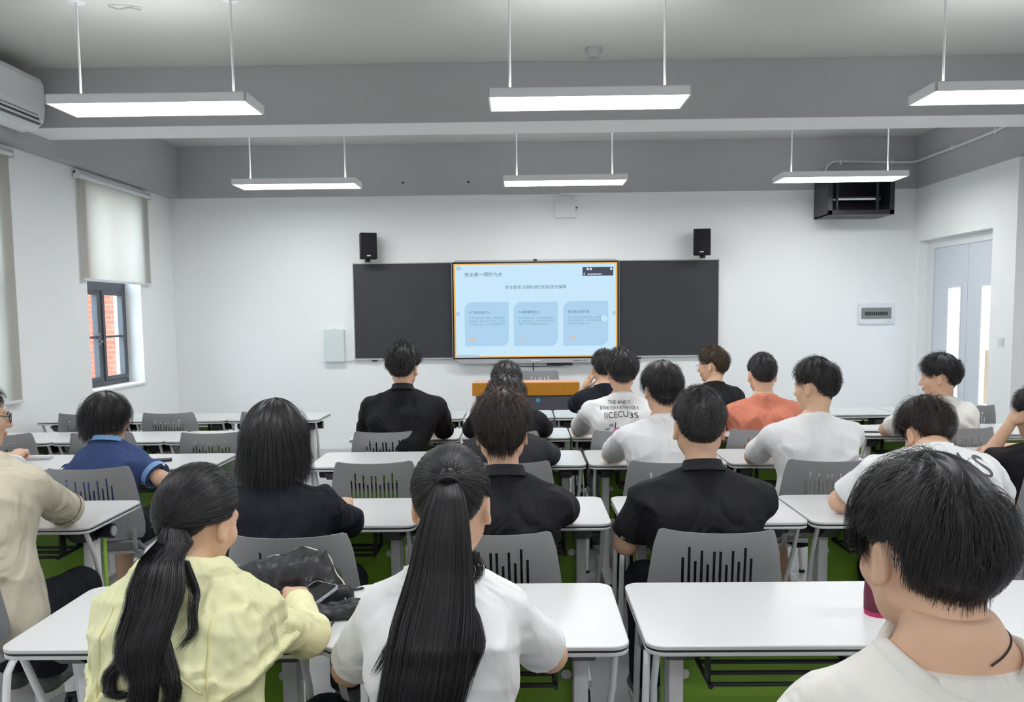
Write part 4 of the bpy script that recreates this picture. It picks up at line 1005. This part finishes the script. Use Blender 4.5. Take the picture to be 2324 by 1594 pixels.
        for rr, dz in ((neckr-.004, -.016), (neckr-.004, .004), (neckr+.001, .009), (neckr+.016, .008), (neckr+.021, -.004)):
            ring = []
            for t in [2*PI*k/sg for k in range(sg)]:
                ky = (1/1.14 if neckr > .07 or near else .9) if math.sin(t) < 0 else 1.07; dr_ = rr-neckr; q_ = N + ax*(neckr+dr_)*math.cos(t) + fy*((neckr*ky+dr_)*math.sin(t)); dr_ = max(dr_, .008); qs_ = N + ax*(neckr+dr_)*math.cos(t) + fy*((neckr*ky+dr_)*math.sin(t)); zz = np.arange(N[2]-.17, N[2]+.09, .002, dtype=f32)
                ds = shirtf(np.stack([np.full_like(zz, qs_[0]), np.full_like(zz, qs_[1]), zz], 1)); k_ = np.where(ds < 0)[0]; zt = zz[k_[-1]] if len(k_) else N[2]
                ring.append([q_[0], q_[1], zt+dz])
            rows_.append(ring)
        A_ = np.array(rows_); A_[:, :, 2] = (A_[:, :, 2]*2+np.roll(A_[:, :, 2], 1, 1)+np.roll(A_[:, :, 2], -1, 1))/4
        rv = [[b.verts.new(tuple(c)) for c in rr_] for rr_ in A_.tolist()]
        for i in range(4):
            for k in range(sg): b.faces.new((rv[i][k], rv[i][(k+1) % sg], rv[i+1][(k+1) % sg], rv[i+1][k]))
        OB('neckband', b, shirt, so, smooth=True)
    if kind == 'shirt':
        for s in (-1, 1):
            b = B(); E = A[s][0]; dr = norm(E-S[s]); e = S[s]+(E-S[s])*fsl
            tube(b, [Vector((e-dr*.030).tolist()), Vector((e+dr*.001).tolist())], [.0705, .0705], 24, caps=False); OB('cuff', b, trim or shirt, so, smooth=True)
    # ---- trousers
    def pantf(P):
        d = torso(P, .010)
        for s in (-1, 1): d = smin(d, leg(P, s, .012, .016, .0 if shorts else .93), .03)
        d = np.maximum(d, P[:, 2]-.60)
        if shorts: pass
        return d - wr(P, .004, seed+1)
    kx = np.array([L[s][i] for s in (-1, 1) for i in (0, 1)]); lo = np.minimum(kx.min(0), V3(-.2, -.17, .3))-.10; hi = np.maximum(kx.max(0), V3(.2, .1, .6))+.10; lo[2] = .38 if shorts else max(.06, kx[:, 2].min()-.0); hi[2] = .62
    v, q = surfnet(pantf, lo, hi, .014 if near else .018); link_mesh('shorts' if shorts else 'trousers', fast_mesh('trousers', v, q), pants, root, True)
    # ---- shoes
    for s in (-1, 1):
        kn, an = L[s]; a = V3(an[0], an[1]-.02, .055); t = V3(an[0]+s*.02, an[1]+.15, .042)
        def shf(P): return smin(smin(rcone(P, a, t, .042, .036), rcone(P, V3(an[0], an[1], .06), V3(an[0], an[1], .11), .046, .044), .03), rcone(P, t, t+V3(0, .03, -.005), .036, .028), .02)
        fn = lambda P: np.maximum(shf(P), .020-P[:, 2]); v, q = surfnet(fn, V3(an[0]-.08, an[1]-.10, -.01), V3(an[0]+.10, an[1]+.26, .16), .010)
        sh = link_mesh('shoe', fast_mesh('shoe', v, q), SHOEM, root, True)
        b = B(); pl_ = [(a[0]+.046*math.cos(t_)+(t[0]-a[0])*.5*(1+math.sin(t_))*.9, a[1]+.095+.150*math.sin(t_)) for t_ in [k/20*2*PI for k in range(20)]]
        prism(b, pl_, .0, .028); OB('sole', b, SOLE, sh, angle=40)
    # ---- hair
    if hair.get('kind') == 'pony':
        hp = dict(hair); hp['sdf'] = shirtf; hp['tie'] = np.array(hair['tie'])-org; hp['tails'] = [dict(t_, pts=[(a[0]-org[0], a[1]-org[1], a[2], a[3]) for a in t_['pts']]) for t_ in hair['tails']]
        v, q = join_parts(pony_hair(hp, seed, R.astype(float), Hc.astype(float)))
        ho = link_mesh('hair', fast_mesh('hair', v, q), hmat, root, True)
        tie = hp['tie']; b = B(); tr = hair.get('tr', .019)
        dn = norm(R@(np.array(R.T@(tie-Hc))*1.0)); dn = norm(dn*.55+np.array((0, 0, -.84))); u1 = norm(np.cross(dn, (1, 0, 0))); u2 = norm(np.cross(dn, u1))
        for q_ in (0, .006): tube(b, [Vector((tie+dn*(.004+q_)+(u1*math.cos(t)+u2*math.sin(t))*tr).tolist()) for t in [2*PI*k/20 for k in range(20)]], .0045, 8, closed=True)
        OB('hair_tie', b, RUBBER, ho, smooth=True)
    else:
        v, q = join_parts(make_hair(hair, seed, near, R.astype(float))); v = v@R.T.astype(float)*hs+Hc
        ho = link_mesh('hair', fast_mesh('hair', v, q), hmat, root, True)
    if glasses:
        b = B(); k = lambda x, y, z: Vector((Hc+R@V3(x, y, z)*hs).tolist())
        for s in (-1, 1):
            c = (s*.033, .108, -.001)
            tube(b, [k(c[0]+.025*math.cos(t), c[1]-abs(math.cos(t))*.002, c[2]+.019*math.sin(t)) for t in [2*PI*j/18 for j in range(18)]], .0018, 6, closed=True)
            tube(b, [k(s*.058, .106, .006), k(s*.075, .08, .010), k(s*.081, .0, .014), k(s*.082, -.012, .0)], .0018, 6)
        tube(b, [k(-.010, .110, .002), k(0, .112, .005), k(.010, .110, .002)], .0015, 6)
        go = OB('glasses', b, glasses, root)
    return dict(root=root, org=org, shirt=so, vq=shirt_vq, N=N, S=S, A=A, Hc=Hc, R=R, shirtf=shirtf, torso=torso, ax=ax)
def print_on(P, name, items, m, lift=.006):
    "wrap lettering on the back of a shirt: items (body, size, x, z, align, width, slant) in person coordinates"
    v, q = P['vq']; bv = BVHTree.FromPolygons([tuple(a) for a in v.tolist()], [tuple(a) for a in q.tolist()])
    Vt, Fc = [], []
    for (body, size, x, z, al, wd, rot) in items:
        me = text_mesh(body, size, al); bm = bmesh.new(); bm.from_mesh(me); bmesh.ops.triangulate(bm, faces=bm.faces)
        bmesh.ops.subdivide_edges(bm, edges=[e for e in bm.edges if e.calc_length() > size*.35], cuts=2, use_grid_fill=False); bmesh.ops.triangulate(bm, faces=bm.faces)
        n0 = len(Vt); bm.verts.index_update(); xs_ = [w.co.x for w in bm.verts]; k = wd/(max(xs_)-min(xs_)) if wd else 1; c, s_ = math.cos(rot), math.sin(rot)
        for w in bm.verts:
            X, Z = w.co.x*k, w.co.y; X, Z = x+X*c-Z*s_, z+X*s_+Z*c; hit = bv.ray_cast(Vector((X, -1, Z)), Vector((0, 1, 0)))
            Vt.append((X, (hit[0].y if hit[0] else 0)-lift, Z))
        Fc += [tuple(n0+w.index for w in f.verts) for f in bm.faces]; bm.free(); bpy.data.meshes.remove(me)
    me = bpy.data.meshes.new(name); me.from_pydata(Vt, [], Fc); return link_mesh(name, me, m, P['shirt'])

NEAR = dict(n=7500, w=.0016, K=10, clumps=260)
# --- first row
pz = lambda x, y, Y, r: tuple(at(x, y, Y)) + (r,)
p1 = person('person in pale yellow hooded jacket with low wavy black ponytail, leaning on the desk', (448, 1062), 1.86, pel=(-.655, 1.68), neck=(-.005, -.095, -.125), yaw=-22, pitch=16, roll=4, byaw=-6, sw=.128, kind='jacket', shirt=C_YEL,
    arms={1: ((-.525, 1.95, .805), (-.62, 2.22, .80)), -1: ((-.93, 1.98, .78), (-.80, 2.22, .80))}, sleeve=1.9, fold=.013, near=True, htop=.128, hs=.94, girth=.84, ar=.9, handn={1: (0, 0, -1)},
    hair=dict(kind='pony', n=7500, w=.0014, pad=.034, tie=tuple(at(392, 1180, 1.775)), tr=.017, tails=[
        dict(pts=[pz(392, 1182, 1.77, .016), pz(396, 1235, 1.735, .040), pz(402, 1300, 1.72, .056), pz(392, 1370, 1.70, .052), pz(385, 1430, 1.69, .045), pz(400, 1490, 1.68, .030)], n=5200, wave=.008, flat=.5),
        dict(pts=[pz(385, 1340, 1.70, .02), pz(350, 1400, 1.68, .022), pz(325, 1460, 1.665, .018), pz(290, 1500, 1.655, .012), pz(300, 1535, 1.65, .008), pz(345, 1530, 1.65, .004)], n=500, wave=.006, core=False, flat=.6),
        dict(pts=[pz(400, 1340, 1.70, .02), pz(418, 1430, 1.67, .022), pz(440, 1500, 1.66, .018), pz(432, 1545, 1.65, .012), pz(405, 1580, 1.65, .005)], n=500, wave=.006, core=False, flat=.6),
        dict(pts=[pz(390, 1420, 1.69, .02), pz(385, 1480, 1.665, .026), pz(370, 1540, 1.655, .022), pz(335, 1575, 1.65, .012), pz(300, 1585, 1.65, .006)], n=700, wave=.008, core=False, flat=.6),
        dict(pts=[pz(395, 1440, 1.69, .02), pz(392, 1500, 1.665, .022), pz(380, 1560, 1.655, .018), pz(350, 1620, 1.65, .010)], n=600, wave=.008, core=False, flat=.6),
        dict(pts=[pz(432, 1262, 1.71, .012), pz(456, 1325, 1.69, .012), pz(474, 1390, 1.68, .008), pz(450, 1430, 1.675, .003)], n=110, wave=.004, core=False),
        dict(pts=[pz(372, 1240, 1.73, .014), pz(326, 1330, 1.68, .012), pz(318, 1390, 1.67, .008), pz(340, 1430, 1.66, .003)], n=130, wave=.004, core=False)]))
# hood lying on the back
def hoodf(P):
    base = p1['shirtf'](P); d = base-.024; N = p1['N']; x = (P-N)@p1['ax']; z = P[:, 2]-N[2]; ax_ = np.abs(x)
    hem = -.205+1.15*np.clip(.11-ax_, 0, 1)*-.25 + .55*np.clip(ax_-.11, 0, 1)
    d = smax(d, hem-z, .010); d = smax(d, (P[:, 1]-N[1])-.045+z*.2, .01); d = np.maximum(d, ax_-.20); v_ = np.abs(z+.02+1.25*ax_); d = d - .010*np.exp(-(v_/.016)**2) - .008*np.exp(-(np.abs(z+.09+.9*ax_)/.014)**2)
    d = d - .012*np.exp(-((z-hem-.008)/.010)**2) - wr(P, .012, 5, .9) - wr(P, .005, 15, 2.2); return np.maximum(d, -(base+.008))
v, q = surfnet(hoodf, p1['N']-V3(.26, .24, .30), p1['N']+V3(.26, .16, .14), .0065); hd_ = link_mesh('hood', fast_mesh('hood', v, q), C_YEL, p1['shirt'], True)
hb = BVHTree.FromPolygons([tuple(a) for a in v.tolist()], [tuple(a) for a in q.tolist()])
def hem_z(x): a = abs(x); return -.205-.2875*max(0, .11-a)+.55*max(0, a-.11)
for ln in ([(x, hem_z(x)+.020) for x in np.linspace(-.17, .17, 26)], [(.112+.01*t, -.01-t*(.17)) for t in np.linspace(0, 1, 12)], [(-.112-.01*t, -.01-t*(.17)) for t in np.linspace(0, 1, 12)], [(.012+t*.10, -.05-t*.10) for t in np.linspace(0, 1, 10)]):
    pts = []
    for x, z in ln:
        w_ = p1['N']+p1['ax']*x; h = hb.ray_cast(Vector((float(w_[0]), -1, float(w_[2]+z))), Vector((0, 1, 0)))
        if h[0]: pts.append((h[0].x, h[0].y-.0005, h[0].z))
    if len(pts) > 3:
        b = B(); tube(b, smooth_path(pts, 3), .0022, 6); OB('seam', b, C_YL2, hd_, smooth=True)

p2 = person('person in white t-shirt with very long straight black ponytail, centre foreground', (1023, 1018), 1.76, pel=(-.175, 1.62), neck=(-.012, -.075, -.135), yaw=-6, pitch=12, sw=.122, kind='tee', shirt=C_WHT, htop=.128, hs=.96,
    arms={1: ((.055, 1.86, .79), (-.05, 2.12, .79)), -1: ((-.405, 1.86, .76), (-.27, 2.12, .79))}, sleeve=.84, fold=.011, near=True, girth=.82, ar=.88,
    hair=dict(kind='pony', n=9500, w=.0013, tie=tuple(at(1017, 1085, 1.66)), tr=.019, tails=[
        dict(pts=[pz(1017, 1088, 1.655, .017), pz(1014, 1130, 1.62, .036), pz(1008, 1200, 1.60, .050), pz(1000, 1300, 1.585, .062), pz(988, 1400, 1.575, .078), pz(975, 1500, 1.57, .080), pz(958, 1594, 1.565, .078), pz(950, 1700, 1.56, .070), pz(945, 1800, 1.56, .05)], n=11000, wave=.007, flat=.42, wf=7),
        dict(pts=[pz(960, 1330, 1.59, .010), pz(925, 1400, 1.575, .010), pz(890, 1460, 1.57, .012), pz(850, 1530, 1.57, .004)], n=90, wave=.004, core=False),
        dict(pts=[pz(1060, 1250, 1.60, .018), pz(1085, 1290, 1.60, .012), pz(1070, 1330, 1.59, .006)], n=120, wave=.003, core=False),
        dict(pts=[pz(1060, 1370, 1.58, .014), pz(1085, 1440, 1.575, .016), pz(1065, 1500, 1.57, .014), pz(1040, 1560, 1.57, .010)], n=350, wave=.005, core=False)]))
p3 = person('person in white t-shirt with thick tousled black hair, largest head at the right', (2108, 1015), 1.18, pel=(.60, 1.02), neck=(.010, -.068, -.112), yaw=13, pitch=7, sw=.172, sdrop=.118, kind='tee', shirt=C_OFF, htop=.158, hs=.97, near=True, fold=.008, neckr=.088, zl=-.012,
    arms={1: ((.88, 1.25, .78), (.80, 1.50, .77)), -1: ((.30, 1.25, .78), (.40, 1.50, .77))},
    hair=style(kind='fringe', thick=.026, top=.25, n=11000, Lb=.045, Lt=.095, Lf=.11, Ls=.055, w=.0013, K=11, lift=.36, mess=.13, clump=.13, clumps=420, grav=.30, crown=(.22, -.45, .86)))
b = B(); N = p3['N']; tube(b, smooth_path([tuple(N+V3(.0665*math.cos(t), .068*math.sin(t)+.002, -.004+.030*max(0, math.cos(t)))) for t in np.linspace(-1.35, 1.4, 12)], 3), .0015, 6); OB('necklace_cord', b, RUBBER, p3['root'])

# --- second row
p4 = person('person in beige shirt with black-rimmed glasses, at the left photo edge', (-60, 865), 3.05, pel=(-1.90, 2.86), neck=(.06, -.06, -.16), yaw=-52, pitch=4, byaw=-12, sw=.185, kind='shirt', shirt=C_BEI, near=True, htop=.135, fold=.014, sleeve=.90, girth=1.12,
    arms={1: ((-1.80, 3.24, .805), (-1.93, 3.42, .80)), -1: ((-2.25, 3.28, .80), (-2.08, 3.45, .80))}, glasses=BLACKP, legs={1: ((-1.78, 3.25, .50), (-2.0, 3.36, .09)), -1: ((-2.05, 3.25, .50), (-2.15, 3.40, .09))}, curlh=1.3,
    hair=style(thick=.016, n=1500))
p5 = person('person with chin-length thick black hair and dark navy shirt, seen from behind', (622, 908), 2.95, pel=(-.84, 2.85), neck=(.0, -.06, -.155), pitch=8, sw=.165, kind='long', shirt=C_NVY, near=True, htop=.155, sleeve=1.2, arms={1: ((-.665, 3.10, .79), (-.74, 3.40, .79)), -1: ((-1.07, 3.10, .79), (-.95, 3.40, .79))},
    hair=style(kind='long', thick=.040, top=.10, n=7500, Lb=.12, Lt=.25, w=.0018, K=14, lift=.15, mess=.05, clump=.06, grav=.30, crown=(0, -.35, .93), swirl=.1))
p6 = person('person in black polo with tousled brown-tipped hair, behind the long ponytail', (1138, 885), 2.88, pel=(-.06, 2.86), yaw=0, pitch=7, neck=(.01, -.05, -.165), sw=.170, kind='polo', shirt=C_BLK, near=True, row=2, htop=.152, hmat=H_BRN,
    hair=style(thick=.030, top=.35, n=8000, Lb=.05, Lt=.085, w=.0017, K=9, lift=.40, mess=.20, clump=.22, clumps=200, crown=(.05, -.30, .95)))
for col_ in (1,):
    v, q = join_parts(make_hair(style(thick=.034, top=.42, n=1500, elmin=48, Lb=.05, Lt=.075, w=.0016, K=9, lift=.45, mess=.22, clump=.22, clumps=60, crown=(.05, -.30, .95)), 77, True, p6['R'].astype(float))); v = v@p6['R'].T.astype(float)+p6['Hc']
    link_mesh('hair_tips', fast_mesh('hair_tips', v, q), H_RED, p6['root'], True)
p7 = person('person in black polo with short cropped hair and visible crown whorl', (1587, 880), 2.88, pel=(.61, 2.86), yaw=-3, pitch=5, neck=(0, -.05, -.165), sw=.192, kind='polo', shirt=C_BLK, near=True, htop=.140,
    arms={-1: ((.36, 2.90, .76), (.42, 3.20, .79)), 1: ((.87, 3.20, .80), (.74, 3.42, .79))}, hair=style(kind='crop', thick=.019, top=.35, n=8000, Lb=.020, Lt=.038, w=.0016, K=6, lift=.55, mess=.22, clump=.10, crown=(.30, -.62, .72)))
p8 = person('person in white t-shirt with grey lettering, bowed low over the desk', (2106, 907), 3.36, pel=(1.60, 3.00), yaw=12, pitch=34, neck=(-.04, -.13, -.055), sw=.215, kind='tee', shirt=C_WHT, near=True, htop=.140, hmat=H_BRN, girth=1.1, neckr=.058, zl=.02,
    arms={-1: ((1.275, 3.34, .80), (1.45, 3.47, .79)), 1: ((1.92, 3.34, .80), (1.72, 3.47, .79))}, fold=.011, hair=style(thick=.028, n=6000, Lb=.04, Lt=.09, w=.0018, K=9, mess=.12, clump=.14, crown=(0, -.2, .98)))
# --- middle row
p9 = person('person in blue short-sleeved shirt with light blue trim and glasses', (240, 888), 4.2, pel=(-2.06, 4.08), yaw=-38, pitch=6, neck=(.03, -.06, -.125), girth=.85, ar=.9, sw=.128, kind='shirt', shirt=C_BLU, trim=C_TRIM, htop=.150, hs=.98, shorts=True,
    arms={1: ((-1.80, 4.08, .77), (-1.78, 4.26, .70)), -1: ((-2.33, 4.20, .74), (-2.2, 4.42, .79))}, glasses=GOLD, sleeve=.85, fold=.011,
    hair=style(kind='long', thick=.030, top=.15, n=4200, Lb=.075, Lt=.16, w=.0022, K=11, lift=.2, mess=.05, clump=.06, crown=(0, -.35, .93)))
person('person in charcoal shirt with black hair, mostly behind the brown-tipped hair', (1148, 853), 4.22, pel=(-.07, 4.12), sw=.178, kind='tee', shirt=C_CHR, row=3, htop=.15, hair=style(thick=.028, n=3500, Lt=.08, K=8, grav=.3))
person('person in white t-shirt with centre-parted black hair, middle row', (1502, 818), 4.2, pel=(.70, 4.11), sw=.172, yaw=10, kind='tee', shirt=C_WHT, row=3, htop=.152, hair=style(kind='fringe', thick=.030, top=.2, n=4200, Lb=.05, Lt=.11, w=.0024, K=9, lift=.22, mess=.06, clump=.10, grav=.32, crown=(0, -.25, .97), swirl=.05))
person('broad-shouldered person in white t-shirt with face turned left, middle row', (1851, 812), 4.2, pel=(1.44, 4.12), sw=.205, yaw=42, byaw=6, neck=(-.02, -.05, -.165), kind='tee', shirt=C_WHT, row=3, htop=.148, girth=1.1, fold=.010,
    arms={-1: ((1.215, 4.40, .80), (1.38, 4.60, .79))}, shorts=True, legs={1: ((1.62, 4.38, .50), (1.5, 4.10, .09)), -1: ((1.32, 4.4, .50), (1.38, 4.35, .09))}, hair=style(kind='fringe', thick=.024, n=3800, Lb=.025, Lt=.07, w=.0024, K=8, mess=.10, grav=.28, crown=(.1, -.55, .83)))
person('person in black t-shirt propping the head on a hand at the right photo edge', (2352, 878), 4.25, pel=(2.64, 4.15), sw=.175, yaw=10, pitch=8, kind='tee', shirt=C_BLK, row=3, htop=.145, near=True,
    arms={-1: ((2.385, 4.30, .80), (2.49, 4.27, .985))}, handn={-1: (1, .2, 0)}, hair=style(n=3500, thick=.024))
person('person in white long sleeves with clasped hands on the desk at the left photo edge', (-160, 905), 4.28, pel=(-2.96, 4.1), sw=.17, kind='long', shirt=C_WHT, htop=.145, sleeve=1.85, near=True, curlh=1.5,
    arms={1: ((-2.72, 4.36, .82), (-2.80, 4.56, .825)), -1: ((-3.2, 4.5, .80), (-2.92, 4.60, .80))}, hair=style(n=900))
# --- fourth row
person('person in black t-shirt with curly black hair, left of the centre block', (915, 778), 5.2, pel=(-.78, 5.19), sw=.212, yaw=-8, kind='polo', shirt=C_BLK, row=4, htop=.165, sleeve=.95,
    arms={1: ((-.515, 5.42, .80), (-.66, 5.66, .79)), -1: ((-1.03, 5.42, .80), (-.86, 5.66, .79))}, hair=style(kind='crop', thick=.040, top=.5, n=4200, Lb=.03, Lt=.07, w=.0026, K=10, curl=.55, freq=2, lift=.5, mess=.3, clump=.25, clumps=80))
p16 = person('person in white t-shirt with hand-drawn black lettering and pink print', (1410, 790), 5.2, pel=(.61, 5.16), sw=.195, kind='tee', shirt=C_WHT, row=4, htop=.160, yaw=4, hair=style(thick=.036, top=.3, n=3800, Lb=.03, Lt=.08, w=.0026, K=9, curl=.4, freq=1.5, lift=.45, mess=.28, clump=.25, clumps=80))
person('person in salmon t-shirt with short cropped hair', (1730, 803), 5.2, pel=(1.46, 5.16), sw=.190, kind='tee', shirt=C_SAL, row=4, htop=.135, yaw=-2, girth=1.08, fold=.011, hair=style(kind='crop', thick=.016, n=3000, Lb=.015, Lt=.03, K=6, lift=.5))
person('person in cream t-shirt with face turned left, near the door', (2133, 803), 5.2, pel=(2.62, 5.16), sw=.185, yaw=62, byaw=8, kind='tee', shirt=C_OFF, row=4, htop=.150, girth=1.12,
    arms={-1: ((2.33, 5.36, .80), (2.5, 5.5, .79))}, hair=style(kind='fringe', thick=.027, n=3800, Lb=.03, Lt=.08, w=.0026, K=9, mess=.13, grav=.3))
person('person in black shirt, only head and right shoulder showing between other heads', (1149, 822), 5.2, pel=(-.08, 5.16), sw=.190, kind='tee', shirt=C_BLK, row=4, htop=.142, hair=style(n=2800, thick=.022))
# --- fifth row
person('person in black t-shirt holding a raised hand beside the face', (1370, 795), 6.27, pel=(.60, 6.20), sw=.185, kind='tee', shirt=C_NVY, row=5, htop=.138, sleeve=.9, arms={-1: ((.40, 6.38, .86), (.475, 6.33, 1.01))}, handn={-1: (1, .3, 0)}, hair=style(kind='crop', n=2500, Lt=.04))
person('person in black t-shirt with brown hair and glasses, face turned left', (1617, 786), 6.27, pel=(1.41, 6.2), sw=.178, yaw=58, kind='tee', shirt=C_BLK, row=5, htop=.148, glasses=WHITEM, hmat=H_TAN, hair=style(n=2800, thick=.026, Lt=.07, K=8))

def loc(P, x, y, Y): q = at(x, y, Y); return q.x-P['org'][0], q.z
(x0, z0), (x1, z1), (x2, z2), (x3, z3) = loc(p16, 1383, 920, 5.0), loc(p16, 1364, 932, 5.0), loc(p16, 1372, 951, 5.0), loc(p16, 1452, 949, 5.0)
k_ = 5.0/1900
print_on(p16, 'back_lettering', [('THE AND S', .030, x0, z0, 'LEFT', 50*k_, 0), ('IS THE FOR A IS THE FOR A', .026, x1, z1, 'LEFT', 88*k_, 0), ('IICECU', .050, x2, z2, 'LEFT', 55*k_, .05), ('3S', .045, x2+57*k_, z2, 'LEFT', 20*k_, .05)], INK)
(x4, z4) = loc(p16, 1388, 982, 5.0)
print_on(p16, 'pink_print', [('•', .26, x4-.01, z4-.09, 'LEFT', .09, 0)], PINK)
print_on(p16, 'ink_splashes', [('~*', .05, x4-.035, z4+.0, 'LEFT', .06, .4), ('*', .06, x4+.03, z4-.03, 'LEFT', .03, .1), ('/', .05, x4+.02, z4+.02, 'LEFT', .02, .3)], INK, .004)
(x5, z5) = loc(p8, 2196, 1078, 3.02)
print_on(p8, 'back_lettering', [('A', .090, x5, z5, 'LEFT', .054, -.10), ('S', .090, x5+.062, z5-.008, 'LEFT', .054, -.22)], INKG)
print_on(p7, 'sleeve_mark', [('m', .016, *loc(p7, 1410, 1226, 2.8), 'LEFT', .012, -.5)], WHITEM)

# ------------------------------------------------------------------ things lying on the desks
# crumpled black jacket / bag: a pile of soft folds
def lumpf(P):
    d = None
    for a, c, r1, r2 in (((-.80, 2.44, .80), (-.62, 2.40, .82), .045, .060), ((-.66, 2.44, .83), (-.58, 2.40, .79), .052, .042), ((-.62, 2.30, .775), (-.52, 2.34, .77), .030, .022), ((-.66, 2.16, .765), (-.46, 2.20, .765), .018, .014), ((-.60, 2.24, .762), (-.42, 2.30, .766), .016, .013), ((-.66, 2.30, .78), (-.60, 2.18, .758), .026, .012), ((-.88, 2.46, .79), (-.78, 2.46, .79), .030, .040)):
        q = rcone(P, V3(*a), V3(*c), r1, r2); d = q if d is None else smin(d, q, .03)
    d = d - wr(P, .013, 3, .9) - wr(P, .005, 8, 2.0)+.005
    return np.maximum(d, .7505-P[:, 2])
v, q = surfnet(lumpf, (-.96, 2.08, .74), (-.34, 2.56, .93), .005)
jk = link_mesh('folded_jacket', fast_mesh('folded_jacket', v, q), NYLON, None, True); tag(jk, 'crumpled black nylon jacket with thin cream piping between the two ponytail women', 'jacket')
PIPE = mat('cream piping', (.75, .66, .50), .6)
bv = BVHTree.FromPolygons([tuple(a) for a in v.tolist()], [tuple(a) for a in q.tolist()])
def drape(pts):
    out = []
    for x, y in pts:
        h = bv.ray_cast(Vector((x, y, 1.1)), Vector((0, 0, -1))); out.append((x, y, (h[0].z if h[0] else .75)+.001))
    return out
for pts in ([(-.69, 2.45), (-.66, 2.46), (-.62, 2.45), (-.58, 2.42), (-.55, 2.38), (-.52, 2.35), (-.51, 2.31)], [(-.88, 2.47), (-.84, 2.49), (-.80, 2.48), (-.76, 2.45), (-.73, 2.43)]):
    b = B(); tube(b, smooth_path(drape(pts), 4), .0022, 6); OB('piping', b, PIPE, jk)
b = B(); vs = box(b, -.03, .035, -.006, .006, 0, .003); bmesh.ops.rotate(b, cent=(0, 0, 0), matrix=Matrix.Rotation(.5, 3, 'Z'), verts=b.verts); bmesh.ops.translate(b, vec=(-.515, 2.43, .752), verts=b.verts); OB('strap_end', b, NYLON, jk)
pzz = max((bv.ray_cast(Vector((-.592+dx, 2.235+dy, 1.1)), Vector((0, 0, -1)))[0] or Vector((0, 0, .75))).z for dx in (-.03, 0, .03) for dy in (-.06, -.03, 0))
t = thing('smartphone', 'black smartphone in clear case lying on the black jacket', 'phone', (-.592, 2.235, pzz), math.radians(-24))
t.rotation_euler = (math.radians(9), math.radians(4), math.radians(-24))
b = B(); prism(b, rrect(-.040, .040, -.082, .082, .010), 0, .008); OB('body', b, mat('clear case', (.42, .42, .50), .25), t, angle=40)
b = B(); prism(b, rrect(-.036, .036, -.078, .078, .008), .008, .0092); OB('display_glass', b, mat('phone glass', (.004, .004, .005), .06), t, angle=40)
b = B(); box(b, .0395, .042, .01, .035, .002, .006, .001); box(b, .0395, .042, -.01, 0, .002, .006, .001); OB('side_button', b, ALU, t)
# maroon pouch
bm = B(); n = 20; prof = [(0, .030), (.01, .036), (.05, .038), (.10, .036), (.14, .037), (.165, .033), (.175, .020)]
rings = [[bm.verts.new((r_*math.cos(k/n*2*PI)*(1+.05*math.sin(5*k/n*2*PI+z*30)), r_*1.0*math.sin(k/n*2*PI), z)) for k in range(n)] for z, r_ in prof]
for i in range(len(rings)-1):
    for k in range(n): bm.faces.new((rings[i][k], rings[i][(k+1) % n], rings[i+1][(k+1) % n], rings[i+1][k]))
bm.faces.new(rings[0][::-1]); bm.faces.new(rings[-1])
t = thing('umbrella_pouch', 'maroon fabric pouch standing on the desk beside the big foreground neck', 'pouch', (.955, 2.215, .75)); OB('fabric', bm, MAROON, t, smooth=True)
b = B(); prism(b, [(.037*math.cos(a), .037*math.sin(a)) for a in np.linspace(0, 6.1, 20)], .0, .012); OB('pink_base', b, mat('pink base', (.45, .02, .12), .6), t, angle=40)
def slab_thing(name, label, cat, x, y, z, w, d, h, rz, m1, m2):
    t = thing(name, label, cat, (x, y, z), math.radians(rz)); b = B(); prism(b, rrect(-w/2, w/2, -d/2, d/2, .008), 0, h); OB('casing', b, m1, t, angle=40)
    b = B(); prism(b, rrect(-w/2+.004, w/2-.004, -d/2+.004, d/2-.004, .006), h, h+.001); OB('screen_glass', b, m2, t, angle=40)
slab_thing('smartphone', 'dark phone on the desk edge by the broad white tee man', 'phone', 2.315, 5.60, .751, .08, .16, .009, 80, BLACKP, ALU)
slab_thing('smartphone', 'phone with dark case on the desk right of the blue-shirted man', 'phone', -2.09, 4.70, .751, .075, .155, .009, -70, BLACKP, BLACKP)
slab_thing('smartphone', 'grey phone on the desk beyond the beige shirt shoulder', 'phone', -2.84, 4.80, .751, .16, .075, .009, 12, ALU, ALU)
t = thing('tan_box', 'light tan box standing on the floor left of the charcoal-shirted person', 'box', (-.50, 5.10, 0))
b = B(); box(b, -.16, .16, -.12, .12, 0, .62, .004); OB('carton', b, CARD, t)
b = B(); box(b, -.165, .165, -.125, .125, .62, .635, .003); OB('lid', b, CARD, t)
